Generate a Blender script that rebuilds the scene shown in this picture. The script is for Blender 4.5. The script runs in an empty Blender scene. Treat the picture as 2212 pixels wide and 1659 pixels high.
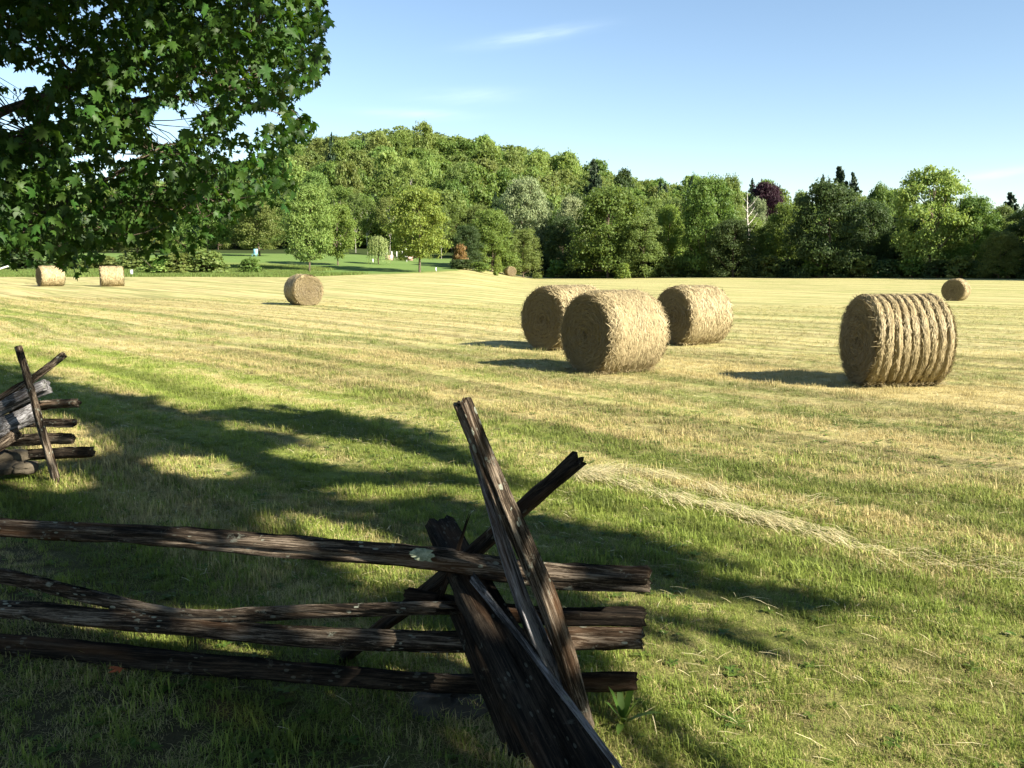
import bpy, math, random
import numpy as np
from mathutils import Vector, Matrix, Quaternion

random.seed(7)
RNG = np.random.default_rng(7)
R = math.radians
scene = bpy.context.scene
COL = scene.collection

# ------------------------------------------------------------------ camera
CAM_Z = 1.9
FPX = 924.0                       # focal length in pixels of a 1024 px wide frame
PITCH = math.atan((384 - 262) / FPX)
cam_data = bpy.data.cameras.new('camera')
cam = bpy.data.objects.new('camera', cam_data)
COL.objects.link(cam)
scene.camera = cam
cam.location = (0, 0, CAM_Z)
cam.rotation_euler = (math.pi / 2 - PITCH, 0, 0)
cam_data.sensor_width = 36
cam_data.lens = 36 * FPX / 1024
cam_data.clip_start = 0.05
cam_data.clip_end = 3000

# ------------------------------------------------------------------ light
SUN_EL = R(31)
SUN_H = Vector((0.83, -0.56)).normalized()
SUN_DIR = Vector((SUN_H.x * math.cos(SUN_EL), SUN_H.y * math.cos(SUN_EL), math.sin(SUN_EL)))
sun_data = bpy.data.lights.new('sun', 'SUN')
sun_data.energy = 5.0
sun_data.angle = R(0.55)
sun_data.color = (1.0, 0.93, 0.80)
sun = bpy.data.objects.new('sun', sun_data)
COL.objects.link(sun)
sun.rotation_euler = SUN_DIR.to_track_quat('Z', 'Y').to_euler()
sun.location = (30, -20, 40)

world = bpy.data.worlds.new('World')
scene.world = world
world.use_nodes = True
wn, wl = world.node_tree.nodes, world.node_tree.links
bg = wn['Background']
bg.inputs['Strength'].default_value = 0.058
sky = wn.new('ShaderNodeTexSky')
sky.sky_type = 'NISHITA'
sky.sun_disc = False
sky.sun_elevation = SUN_EL
sky.sun_rotation = math.atan2(SUN_H.x, SUN_H.y)
sky.altitude = 200
sky.air_density = 1.0
sky.dust_density = 0.0
sky.ozone_density = 1.7

scene.view_settings.view_transform = 'Standard'
scene.view_settings.look = 'None'
scene.view_settings.gamma = 1
scene.view_settings.use_curve_mapping = False
scene.view_settings.exposure = 1.75
scene.render.engine = 'CYCLES'
scene.cycles.max_bounces = 5
scene.cycles.diffuse_bounces = 2
scene.cycles.glossy_bounces = 1
scene.cycles.transmission_bounces = 3
scene.cycles.transparent_max_bounces = 4


# thin wisps of cirrus, each at its own direction in the sky
def wnode(t, **k):
    n = wn.new(t)
    for a, b in k.items():
        setattr(n, a, b)
    return n


def wmath(op, a, b=None, c=None):
    n = wnode('ShaderNodeMath', operation=op)
    for i, s in enumerate((a, b, c)):
        if s is None:
            continue
        if isinstance(s, (int, float)):
            n.inputs[i].default_value = s
        else:
            wl.new(s, n.inputs[i])
    return n.outputs[0]


tc = wn.new('ShaderNodeTexCoord')
sp = wn.new('ShaderNodeSeparateXYZ')
wl.new(tc.outputs['Generated'], sp.inputs[0])
az = wmath('ARCTAN2', sp.outputs[0], sp.outputs[1])
el = wmath('ARCSINE', sp.outputs[2])
mask = None
for (a0, e0, wa, we, tilt, amp) in ((0.020, 0.2285, 0.055, 0.0055, 0.14, 0.2), (-0.045, 0.171, 0.05, 0.007, 0.03, 0.11),
                                    (-0.10, 0.152, 0.05, 0.005, -0.02, 0.14), (0.475, 0.082, 0.035, 0.005, 0.12, 0.16),
                                    (-0.30, 0.30, 0.10, 0.02, 0.05, 0.15), (0.8, 0.25, 0.12, 0.01, 0.1, 0.3),
                                    (-1.3, 0.2, 0.15, 0.012, 0.1, 0.4)):
    da = wmath('SUBTRACT', az, a0)
    de = wmath('SUBTRACT', wmath('SUBTRACT', el, e0), wmath('MULTIPLY', da, tilt))
    qa = wmath('POWER', wmath('DIVIDE', da, wa), 2.0)
    qe = wmath('POWER', wmath('DIVIDE', de, we), 2.0)
    g = wmath('MULTIPLY', wmath('EXPONENT', wmath('MULTIPLY', wmath('ADD', qa, qe), -1.0)), amp)
    mask = g if mask is None else wmath('ADD', mask, g)
comb = wn.new('ShaderNodeCombineXYZ')
wl.new(wmath('MULTIPLY', az, 22), comb.inputs[0])
wl.new(wmath('MULTIPLY', wmath('SUBTRACT', el, wmath('MULTIPLY', az, 0.13)), 160), comb.inputs[1])
nz = wnode('ShaderNodeTexNoise')
nz.inputs['Scale'].default_value = 1.0
nz.inputs['Detail'].default_value = 5
wl.new(comb.outputs[0], nz.inputs['Vector'])
mask = wmath('MULTIPLY', mask, wmath('MULTIPLY_ADD', nz.outputs[0], 1.6, -0.15))
mask = wmath('MINIMUM', wmath('MAXIMUM', mask, 0.0), 1.0)
mixc = wnode('ShaderNodeMix', data_type='RGBA')
wl.new(mask, mixc.inputs[0])
wl.new(sky.outputs[0], mixc.inputs[6])
mixc.inputs[7].default_value = (10.5, 11.5, 12.0, 1)
wl.new(mixc.outputs[2], bg.inputs['Color'])


# ------------------------------------------------------------------ helpers
def P(u, v, y):
    """world point seen at pixel (u, v) of the 1024x768 frame at world depth y"""
    xc, yc = (u - 512) / FPX, (384 - v) / FPX
    c, s = math.cos(PITCH), math.sin(PITCH)
    dy, dz = c + yc * s, yc * c - s
    k = y / dy
    return Vector((xc * k, y, CAM_Z + dz * k))


def D(x, y, depth):
    """same, from the coordinates of the 2212 px wide view of the photograph"""
    return P(x * 1024 / 2212, y * 1024 / 2212, depth)


def project(p):
    """pixels (u, v) and depth for an array of points (n, 3)"""
    c, s = math.cos(PITCH), math.sin(PITCH)
    x, y, z = p[:, 0], p[:, 1], p[:, 2] - CAM_Z
    f = y * c - z * s
    up = y * s + z * c
    fs = np.where(np.abs(f) < 1e-6, 1e-6, f)
    return 512 + FPX * x / fs, 384 - FPX * up / fs, f


def tag(o, label=None, cat=None, group=None, kind=None):
    if label: o['label'] = label
    if cat: o['category'] = cat
    if group: o['group'] = group
    if kind: o['kind'] = kind
    return o


def link(o, parent=None):
    COL.objects.link(o)
    if parent is not None:
        o.parent = parent
    return o


def empty(name, loc=(0, 0, 0)):
    o = bpy.data.objects.new(name, None)
    o.empty_display_size = 0.2
    o.location = loc
    return link(o)


def mesh_np(name, V, F, mats=(), smooth=False, attrs=None):
    """V (n,3); F (m,3) or (m,4) or a list of both"""
    V = np.asarray(V, np.float32)
    Fs = F if isinstance(F, list) else [F]
    Fs = [np.asarray(f, np.int32) for f in Fs if len(f)]
    me = bpy.data.meshes.new(name)
    me.vertices.add(len(V))
    me.vertices.foreach_set('co', V.ravel())
    nl = sum(f.size for f in Fs)
    npol = sum(len(f) for f in Fs)
    me.loops.add(nl)
    me.polygons.add(npol)
    me.loops.foreach_set('vertex_index', np.concatenate([f.ravel() for f in Fs]))
    tot = np.concatenate([np.full(len(f), f.shape[1], np.int32) for f in Fs])
    st = np.concatenate([[0], np.cumsum(tot)[:-1]]).astype(np.int32)
    me.polygons.foreach_set('loop_start', st)
    me.polygons.foreach_set('loop_total', tot)
    if smooth:
        me.polygons.foreach_set('use_smooth', np.ones(npol, bool))
    me.update(calc_edges=True)
    for k, a in (attrs or {}).items():
        at = me.attributes.new(k, 'FLOAT', 'POINT')
        at.data.foreach_set('value', np.asarray(a, np.float32))
    for m in mats:
        me.materials.append(m)
    return me


def obj(name, me, parent=None, loc=None):
    o = bpy.data.objects.new(name, me)
    if loc is not None:
        o.location = loc
    return link(o, parent)


def normalize(a):
    return a / np.maximum(np.linalg.norm(a, axis=-1, keepdims=True), 1e-9)


def tube(pts, rad, n=8, jitter=0.0, rng=None, cap=True):
    pts = np.asarray(pts, float)
    rad = np.broadcast_to(np.asarray(rad, float), (len(pts),))
    T = normalize(np.gradient(pts, axis=0))
    ref = np.array([0.0, 0, 1]) if abs(T[0][2]) < 0.9 else np.array([1.0, 0, 0])
    A = normalize(np.cross(T, ref))
    B = np.cross(T, A)
    ang = np.linspace(0, 2 * math.pi, n, endpoint=False)
    rr = rad[:, None] * (1 + (jitter * (rng.random((len(pts), n)) - .5) * 2 if jitter else 0))
    V = pts[:, None, :] + rr[..., None] * (np.cos(ang)[None, :, None] * A[:, None, :] + np.sin(ang)[None, :, None] * B[:, None, :])
    V = V.reshape(-1, 3)
    i = np.arange(len(pts) - 1)[:, None] * n
    j = np.arange(n)[None, :]
    k = (j + 1) % n
    F = np.stack([i + j, i + k, i + n + k, i + n + j], -1).reshape(-1, 4)
    return V, F


class Acc:
    """gathers pieces of one mesh"""
    def __init__(s):
        s.V, s.Q, s.T, s.n, s.a = [], [], [], 0, []
    def add(s, V, F, a=None):
        V = np.asarray(V, float); F = np.asarray(F)
        (s.Q if F.shape[1] == 4 else s.T).append(F + s.n)
        s.V.append(V); s.n += len(V)
        s.a.append(np.zeros(len(V)) if a is None else np.broadcast_to(a, (len(V),)))
    def mesh(s, name, mats, smooth=False):
        F = []
        if s.Q: F.append(np.concatenate(s.Q))
        if s.T: F.append(np.concatenate(s.T))
        return mesh_np(name, np.concatenate(s.V), F, mats, smooth, {'rnd': np.concatenate(s.a)})


def smooth_curve(pts, n):
    """Catmull-Rom through points"""
    pts = [np.array(p, float) for p in pts]
    if len(pts) == 2:
        return np.linspace(pts[0], pts[1], n)
    q = [2 * pts[0] - pts[1]] + pts + [2 * pts[-1] - pts[-2]]
    out = []
    segs = len(pts) - 1
    for t in np.linspace(0, segs, n):
        i = min(int(t), segs - 1); f = t - i
        a, b, c, d = q[i], q[i + 1], q[i + 2], q[i + 3]
        out.append(0.5 * (2 * b + (c - a) * f + (2 * a - 5 * b + 4 * c - d) * f * f + (3 * b - a - 3 * c + d) * f ** 3))
    return np.array(out)


def sstep(a, b, x):
    t = np.clip((x - a) / (b - a), 0, 1)
    return t * t * (3 - 2 * t)


def vnoise(x, y, seed=0):
    """smooth value noise"""
    rs = np.random.default_rng(seed).random((64, 64))
    xi, yi = np.floor(x).astype(int), np.floor(y).astype(int)
    fx, fy = x - xi, y - yi
    fx = fx * fx * (3 - 2 * fx); fy = fy * fy * (3 - 2 * fy)
    g = lambda a, b: rs[a % 64, b % 64]
    return (g(xi, yi) * (1 - fx) + g(xi + 1, yi) * fx) * (1 - fy) + (g(xi, yi + 1) * (1 - fx) + g(xi + 1, yi + 1) * fx) * fy


# ------------------------------------------------------------------ materials
class NT:
    def __init__(s, tree):
        s.t = tree; s.N = tree.nodes; s.L = tree.links
    def new(s, t, **k):
        n = s.N.new(t)
        for a, b in k.items():
            setattr(n, a, b)
        return n
    def put(s, sock, v):
        if isinstance(v, (int, float, tuple, list)):
            if isinstance(v, tuple) and len(v) == 3 and sock.type == 'RGBA': v = (*v, 1)
            sock.default_value = v
        else:
            s.L.new(v, sock)
    def math(s, op, a, b=None, c=None, clamp=False):
        n = s.new('ShaderNodeMath', operation=op, use_clamp=clamp)
        for i, x in enumerate((a, b, c)):
            if x is not None: s.put(n.inputs[i], x)
        return n.outputs[0]
    def noise(s, vec, scale, detail=3, rough=0.5, dist=0.0):
        n = s.new('ShaderNodeTexNoise')
        if vec is not None: s.L.new(vec, n.inputs['Vector'])
        s.put(n.inputs['Scale'], scale); s.put(n.inputs['Detail'], detail)
        s.put(n.inputs['Roughness'], rough); s.put(n.inputs['Distortion'], dist)
        return n.outputs[0]
    def mapping(s, vec, scale=(1, 1, 1), rot=(0, 0, 0)):
        n = s.new('ShaderNodeMapping')
        s.L.new(vec, n.inputs[0])
        n.inputs['Scale'].default_value = scale
        n.inputs['Rotation'].default_value = rot
        return n.outputs[0]
    def ramp(s, f, stops):
        n = s.new('ShaderNodeValToRGB')
        e = n.color_ramp.elements
        while len(e) < len(stops): e.new(0.5)
        for i, (p, c) in enumerate(stops):
            e[i].position = p
            e[i].color = (*c, 1) if len(c) == 3 else c
        s.L.new(f, n.inputs[0])
        return n.outputs[0]
    def mix(s, f, a, b, mode='MIX'):
        n = s.new('ShaderNodeMix', data_type='RGBA', blend_type=mode)
        s.put(n.inputs[0], f); s.put(n.inputs[6], a); s.put(n.inputs[7], b)
        return n.outputs[2]
    def smooth(s, v, a, b):
        n = s.new('ShaderNodeMapRange', interpolation_type='SMOOTHSTEP')
        s.put(n.inputs[0], v); s.put(n.inputs[1], a); s.put(n.inputs[2], b)
        return n.outputs[0]
    def attr(s, name):
        n = s.new('ShaderNodeAttribute', attribute_name=name)
        return n.outputs['Fac']
    def pos(s):
        return s.new('ShaderNodeNewGeometry').outputs['Position']
    def objc(s):
        return s.new('ShaderNodeTexCoord').outputs['Object']
    def orand(s):
        return s.new('ShaderNodeObjectInfo').outputs['Random']
    def hsv(s, col, h=0.5, sat=1.0, v=1.0):
        n = s.new('ShaderNodeHueSaturation')
        s.put(n.inputs['Hue'], h); s.put(n.inputs['Saturation'], sat); s.put(n.inputs['Value'], v)
        s.put(n.inputs['Color'], col)
        return n.outputs[0]
    def bump(s, h, strength=0.5, dist=0.02):
        n = s.new('ShaderNodeBump')
        s.put(n.inputs['Strength'], strength); s.put(n.inputs['Distance'], dist)
        s.L.new(h, n.inputs['Height'])
        return n.outputs[0]


def material(name):
    m = bpy.data.materials.new(name)
    m.use_nodes = True
    nt = NT(m.node_tree)
    b = nt.N['Principled BSDF']
    b.inputs['Roughness'].default_value = 0.85
    b.inputs['Specular IOR Level'].default_value = 0.25
    return m, nt, b


def leaf_material(name, base, trans=0.46, hue=0.03, val=0.36, rough=0.55, spec=0.25, obj_val=0.24, patch=0.0):
    m, nt, b = material(name)
    r = nt.attr('rnd'); o = nt.orand()
    v = nt.math('ADD', nt.math('MULTIPLY_ADD', r, val, 1 - val / 2), nt.math('MULTIPLY_ADD', o, obj_val, -obj_val / 2))
    r2 = nt.math('FRACT', nt.math('MULTIPLY', r, 17.3))
    h = nt.math('ADD', nt.math('MULTIPLY_ADD', r2, hue, 0.5 - hue / 2), nt.math('MULTIPLY_ADD', nt.math('FRACT', nt.math('MULTIPLY', o, 7.7)), 0.03, -0.015))
    c = nt.hsv(base, h, 1.0, v)
    nt.L.new(c, b.inputs['Base Color'])
    b.inputs['Roughness'].default_value = rough
    b.inputs['Specular IOR Level'].default_value = spec
    t = nt.new('ShaderNodeBsdfTranslucent')
    nt.L.new(nt.hsv(c, 0.485, 1.1, 1.25), t.inputs[0])
    mx = nt.new('ShaderNodeMixShader')
    mx.inputs[0].default_value = trans
    nt.L.new(b.outputs[0], mx.inputs[1]); nt.L.new(t.outputs[0], mx.inputs[2])
    nt.L.new(mx.outputs[0], nt.N['Material Output'].inputs[0])
    return m


def field_colour_group():
    g = bpy.data.node_groups.new('field_colour', 'ShaderNodeTree')
    g.interface.new_socket('Green', in_out='OUTPUT', socket_type='NodeSocketColor')
    g.interface.new_socket('Tan', in_out='OUTPUT', socket_type='NodeSocketColor')
    g.interface.new_socket('Fac', in_out='OUTPUT', socket_type='NodeSocketFloat')
    nt = NT(g)
    out = g.nodes.new('NodeGroupOutput')
    p = nt.pos()
    s = nt.new('ShaderNodeSeparateXYZ'); nt.L.new(p, s.inputs[0])
    x, y = s.outputs[0], s.outputs[1]
    warp = nt.noise(p, 0.05, 2)
    c = nt.math('ADD', nt.math('ADD', nt.math('MULTIPLY', x, 0.76), nt.math('MULTIPLY', y, 0.65)), nt.math('MULTIPLY', warp, 5.0))
    l = nt.math('SUBTRACT', nt.math('MULTIPLY', x, 0.65), nt.math('MULTIPLY', y, 0.76))
    def band(kc, kl):
        cb = nt.new('ShaderNodeCombineXYZ')
        nt.L.new(nt.math('MULTIPLY', c, kc), cb.inputs[0]); nt.L.new(nt.math('MULTIPLY', l, kl), cb.inputs[1])
        return cb.outputs[0]
    fine = nt.noise(band(1.3, 0.07), 1.0, 3, 0.6)
    wide = nt.noise(band(0.33, 0.02), 1.0, 2)
    patch = nt.noise(p, 0.55, 4, 0.65)
    small = nt.noise(p, 5.0, 3, 0.6)
    far = nt.smooth(c, 5.0, 17.0)
    f = nt.math('ADD', nt.math('MULTIPLY', fine, 1.5), nt.math('MULTIPLY', wide, .8))
    f = nt.math('ADD', f, nt.math('MULTIPLY', patch, 1.05))
    f = nt.math('ADD', f, nt.math('MULTIPLY', small, 0.55))
    f = nt.math('ADD', nt.math('SUBTRACT', f, 1.98), nt.math('MULTIPLY_ADD', far, 0.34, -0.14))
    f = nt.math('MULTIPLY_ADD', f, 1.55, 0.5, clamp=True)
    gr = nt.mix(nt.noise(p, 1.7, 3), (0.13, 0.19, 0.028), (0.25, 0.285, 0.055))
    gr = nt.mix(nt.smooth(c, 4, 18), gr, (0.22, 0.245, 0.075))
    tn = nt.mix(nt.noise(p, 2.3, 3), (0.31, 0.245, 0.11), (0.43, 0.365, 0.17))
    tn = nt.mix(nt.smooth(c, 6, 40), tn, (0.375, 0.33, 0.145))
    lines = nt.noise(band(2.6, 0.035), 1.0, 3, 0.6)
    k = nt.math('MULTIPLY_ADD', nt.smooth(nt.math('ADD', nt.math('MULTIPLY', lines, .6), nt.math('MULTIPLY', fine, .4)), 0.40, 0.58), 0.46, 0.70)
    gr = nt.hsv(gr, 0.5, 1.0, k); tn = nt.hsv(tn, 0.5, 1.0, k)
    nt.L.new(gr, out.inputs[0]); nt.L.new(tn, out.inputs[1]); nt.L.new(f, out.inputs[2])
    return g


FG = field_colour_group()


def fc(nt):
    n = nt.new('ShaderNodeGroup'); n.node_tree = FG
    return n.outputs


def blade_material(name, tanbias, lawn=False, trans=0.4):
    m, nt, b = material(name)
    g = fc(nt)
    r = nt.attr('rnd'); o = nt.orand()
    k = nt.math('ADD', g[2], nt.math('ADD', nt.math('MULTIPLY_ADD', r, 0.7, -0.35 + tanbias), nt.math('MULTIPLY_ADD', o, 0.3, -0.15)))
    k = nt.smooth(k, 0.3, 0.7)
    c = nt.mix(k, g[0], g[1])
    c = nt.hsv(c, 0.5, 1.0, nt.math('MULTIPLY_ADD', r, 0.5, 0.95))
    nt.L.new(c, b.inputs['Base Color'])
    b.inputs['Roughness'].default_value = 0.6
    t = nt.new('ShaderNodeBsdfTranslucent'); nt.L.new(c, t.inputs[0])
    mx = nt.new('ShaderNodeMixShader'); mx.inputs[0].default_value = trans
    nt.L.new(b.outputs[0], mx.inputs[1]); nt.L.new(t.outputs[0], mx.inputs[2])
    nt.L.new(mx.outputs[0], nt.N['Material Output'].inputs[0])
    return m


M = {}
# field / lawn / rough ground: blended by attributes stored in the mesh
def ground_material():
    m, nt, b = material('ground_grass')
    g = fc(nt)
    p = nt.pos()
    field = nt.mix(g[2], g[0], g[1])
    sp1 = nt.noise(p, 14.0, 4, 0.7)
    sp2 = nt.noise(p, 2.2, 5, 0.75)
    near = nt.math('ADD', nt.math('MULTIPLY', sp1, 0.9), nt.math('MULTIPLY', sp2, 0.6))
    field = nt.hsv(field, 0.5, 1.0, nt.math('MULTIPLY_ADD', near, 0.9, 0.33))
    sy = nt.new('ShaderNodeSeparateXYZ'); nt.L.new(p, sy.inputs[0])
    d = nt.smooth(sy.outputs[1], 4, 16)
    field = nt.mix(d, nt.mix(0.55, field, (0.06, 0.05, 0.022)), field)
    lawn = nt.mix(nt.noise(p, 0.12, 4), (0.085, 0.145, 0.032), (0.15, 0.215, 0.06))
    rough = nt.mix(nt.noise(p, 0.9, 5, 0.7), (0.10, 0.14, 0.03), (0.26, 0.26, 0.08))
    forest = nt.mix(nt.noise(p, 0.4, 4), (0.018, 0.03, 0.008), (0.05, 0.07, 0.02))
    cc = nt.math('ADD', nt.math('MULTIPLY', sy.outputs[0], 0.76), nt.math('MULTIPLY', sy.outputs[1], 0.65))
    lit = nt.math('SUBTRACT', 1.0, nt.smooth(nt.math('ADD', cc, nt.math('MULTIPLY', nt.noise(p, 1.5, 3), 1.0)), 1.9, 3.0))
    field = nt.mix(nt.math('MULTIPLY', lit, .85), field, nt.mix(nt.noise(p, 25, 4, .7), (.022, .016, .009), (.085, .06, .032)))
    c = nt.mix(nt.attr('lawn'), field, lawn)
    c = nt.mix(nt.attr('rough'), c, rough)
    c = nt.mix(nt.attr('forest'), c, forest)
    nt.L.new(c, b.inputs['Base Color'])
    b.inputs['Roughness'].default_value = 0.95
    b.inputs['Specular IOR Level'].default_value = 0.1
    st = nt.new('ShaderNodeCombineXYZ')
    hb = nt.math('ADD', nt.math('MULTIPLY', nt.noise(p, 9, 4, 0.7), 0.5), nt.math('MULTIPLY', g[2], 0.5))
    nt.L.new(nt.bump(hb, 0.7, 0.10), b.inputs['Normal'])
    return m


M['ground'] = ground_material()
M['blade_green'] = blade_material('grass_blade', -0.10)
M['blade_tan'] = blade_material('dry_stubble', 0.30, trans=0.25)


def straw_material(name, c1, c2, trans=0.15):
    m, nt, b = material(name)
    r = nt.attr('rnd')
    c = nt.ramp(r, [(0.0, c1), (0.75, c2), (1.0, tuple(min(1, k * 1.25) for k in c2))])
    nt.L.new(c, b.inputs['Base Color'])
    b.inputs['Roughness'].default_value = 0.55
    t = nt.new('ShaderNodeBsdfTranslucent'); nt.L.new(c, t.inputs[0])
    mx = nt.new('ShaderNodeMixShader'); mx.inputs[0].default_value = trans
    nt.L.new(b.outputs[0], mx.inputs[1]); nt.L.new(t.outputs[0], mx.inputs[2])
    nt.L.new(mx.outputs[0], nt.N['Material Output'].inputs[0])
    return m


M['straw'] = straw_material('hay_straw', (0.17, 0.13, 0.06), (0.46, 0.375, 0.21))
M['straw_pale'] = straw_material('cut_straw', (0.40, 0.33, 0.15), (0.66, 0.58, 0.33))


def hay_material(name, lo, hi):
    m, nt, b = material(name)
    o = nt.objc()
    n1 = nt.noise(nt.mapping(o, (60, 9, 9)), 1.0, 4, 0.7)
    n2 = nt.noise(o, 3.0, 4, 0.6)
    n3 = nt.noise(o, 45.0, 3, 0.8)
    f = nt.math('ADD', nt.math('MULTIPLY', n1, 0.45), nt.math('ADD', nt.math('MULTIPLY', n2, 0.25), nt.math('MULTIPLY', n3, 0.3)))
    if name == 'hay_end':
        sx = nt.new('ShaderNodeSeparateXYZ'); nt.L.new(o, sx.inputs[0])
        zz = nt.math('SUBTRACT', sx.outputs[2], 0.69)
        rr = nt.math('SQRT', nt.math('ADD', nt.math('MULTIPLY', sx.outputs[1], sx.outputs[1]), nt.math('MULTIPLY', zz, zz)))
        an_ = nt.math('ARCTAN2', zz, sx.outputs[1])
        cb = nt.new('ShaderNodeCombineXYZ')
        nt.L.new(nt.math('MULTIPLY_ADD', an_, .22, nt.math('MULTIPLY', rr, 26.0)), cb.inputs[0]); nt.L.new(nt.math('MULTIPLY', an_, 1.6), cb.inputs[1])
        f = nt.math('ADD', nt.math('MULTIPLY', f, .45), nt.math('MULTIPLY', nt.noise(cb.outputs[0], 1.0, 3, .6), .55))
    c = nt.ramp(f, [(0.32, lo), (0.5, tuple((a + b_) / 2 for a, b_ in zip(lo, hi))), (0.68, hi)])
    nt.L.new(c, b.inputs['Base Color'])
    b.inputs['Roughness'].default_value = 0.9
    nt.L.new(nt.bump(f, 1.0, 0.05), b.inputs['Normal'])
    return m


M['hay_side'] = hay_material('hay_side', (0.15, 0.11, 0.05), (0.43, 0.345, 0.19))
M['hay_end'] = hay_material('hay_end', (0.05, 0.036, 0.018), (0.22, 0.17, 0.095))  # weathered end tone, darkened further for the self-shadowing of the hay
m, nt, b = material('orange_twine'); b.inputs['Base Color'].default_value = (0.42, 0.16, 0.05, 1); M['twine'] = m


def wood_material(name, lo, mid, hi, lichen):
    m, nt, b = material(name)
    o = nt.objc(); r = nt.orand()
    ov = nt.new('ShaderNodeVectorMath', operation='ADD')
    cb = nt.new('ShaderNodeCombineXYZ')
    for i in range(3): nt.L.new(nt.math('MULTIPLY', r, 31.0 + 7 * i), cb.inputs[i])
    nt.L.new(o, ov.inputs[0]); nt.L.new(cb.outputs[0], ov.inputs[1])
    q = ov.outputs[0]
    grain = nt.noise(nt.mapping(q, (4.0, 110, 110)), 1.0, 6, 0.8, 0.3)
    broad = nt.noise(nt.mapping(q, (2.0, 22, 22)), 1.0, 5, 0.7)
    f = nt.math('ADD', nt.math('MULTIPLY', grain, 0.6), nt.math('MULTIPLY', broad, 0.4))
    c = nt.ramp(f, [(0.43, lo), (0.5, mid), (0.58, hi)])
    red = nt.smooth(nt.noise(nt.mapping(q, (1.2, 6, 6)), 1.0, 3), 0.52, 0.70)
    c = nt.mix(nt.math('MULTIPLY', red, 0.45), c, (0.20, 0.10, 0.045))
    v = nt.new('ShaderNodeTexVoronoi')
    v.inputs['Scale'].default_value = 1.0
    nt.L.new(nt.mapping(q, (16, 40, 40)), v.inputs['Vector'])
    rsz = nt.math('MULTIPLY_ADD', nt.noise(q, 14.0, 3), 0.5, -0.05)
    spot = nt.math('SUBTRACT', 1.0, nt.smooth(nt.math('SUBTRACT', v.outputs['Distance'], rsz), 0.0, 0.05))
    keep = nt.smooth(nt.noise(q, 5.0, 2), 0.50, 0.58)
    spot = nt.math('MULTIPLY', spot, keep)
    crust = nt.smooth(nt.noise(q, 9.0, 6, 0.75), 0.60, 0.68)
    sp_ = nt.math('MULTIPLY', nt.math('MAXIMUM', spot, nt.math('MULTIPLY', crust, 0.8)), lichen)
    c = nt.mix(sp_, c, (0.40, 0.42, 0.33))
    nt.L.new(c, b.inputs['Base Color'])
    b.inputs['Roughness'].default_value = 0.9
    b.inputs['Specular IOR Level'].default_value = 0.12
    nt.L.new(nt.bump(nt.math('ADD', f, nt.math('MULTIPLY', sp_, 0.15)), 1.0, 0.045), b.inputs['Normal'])
    return m


M['wood'] = wood_material('weathered_rail_wood', (0.012, 0.009, 0.006), (0.070, 0.050, 0.033), (0.33, 0.265, 0.195), 0.9)
M['wood_dark'] = wood_material('dark_rail_wood', (0.009, 0.007, 0.005), (0.028, 0.021, 0.015), (0.085, 0.065, 0.045), 0.25)  # darker tone of the rail wood with less lichen
M['wood_grey'] = wood_material('silver_grey_wood', (0.045, 0.042, 0.04), (0.18, 0.17, 0.165), (0.45, 0.44, 0.45), 0.5)
m, nt, b = material('lichen'); nt.L.new(nt.ramp(nt.noise(nt.objc(), 60, 4, 0.7), [(0.35, (0.14, 0.17, 0.10)), (0.65, (0.34, 0.37, 0.26))]), b.inputs['Base Color']); M['lichen'] = m
m, nt, b = material('fieldstone')
o_ = nt.objc(); f_ = nt.noise(o_, 9, 6, 0.7)
nt.L.new(nt.ramp(f_, [(0.3, (0.03, 0.025, 0.018)), (0.7, (0.11, 0.09, 0.06))]), b.inputs['Base Color'])
nt.L.new(nt.bump(f_, 0.8, 0.02), b.inputs['Normal']); M['stone'] = m
m, nt, b = material('tree_bark')
o_ = nt.pos(); f_ = nt.noise(nt.mapping(o_, (9, 9, 1.5)), 1.0, 5, 0.7)
nt.L.new(nt.ramp(f_, [(0.3, (0.045, 0.032, 0.022)), (0.7, (0.17, 0.13, 0.09))]), b.inputs['Base Color'])
nt.L.new(nt.bump(f_, 0.8, 0.03), b.inputs['Normal']); M['bark'] = m
m, nt, b = material('pale_bark')
f_ = nt.noise(nt.mapping(nt.pos(), (3, 3, 6)), 1.0, 4, 0.7)
nt.L.new(nt.ramp(f_, [(0.35, (0.12, 0.10, 0.08)), (0.5, (0.42, 0.38, 0.33)), (0.7, (0.58, 0.55, 0.5))]), b.inputs['Base Color']); M['pale_bark'] = m
for nm, colr in (('white_paint', (0.75, 0.75, 0.72)), ('pink_stone', (0.55, 0.36, 0.28)), ('blue_plastic', (0.25, 0.5, 0.55)), ('grey_siding', (0.35, 0.4, 0.48))):
    m, nt, b = material(nm)
    nt.L.new(nt.ramp(nt.noise(nt.objc(), 4, 4), [(0.3, tuple(k * 0.85 for k in colr)), (0.7, colr)]), b.inputs['Base Color'])
    M[nm] = m

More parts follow.
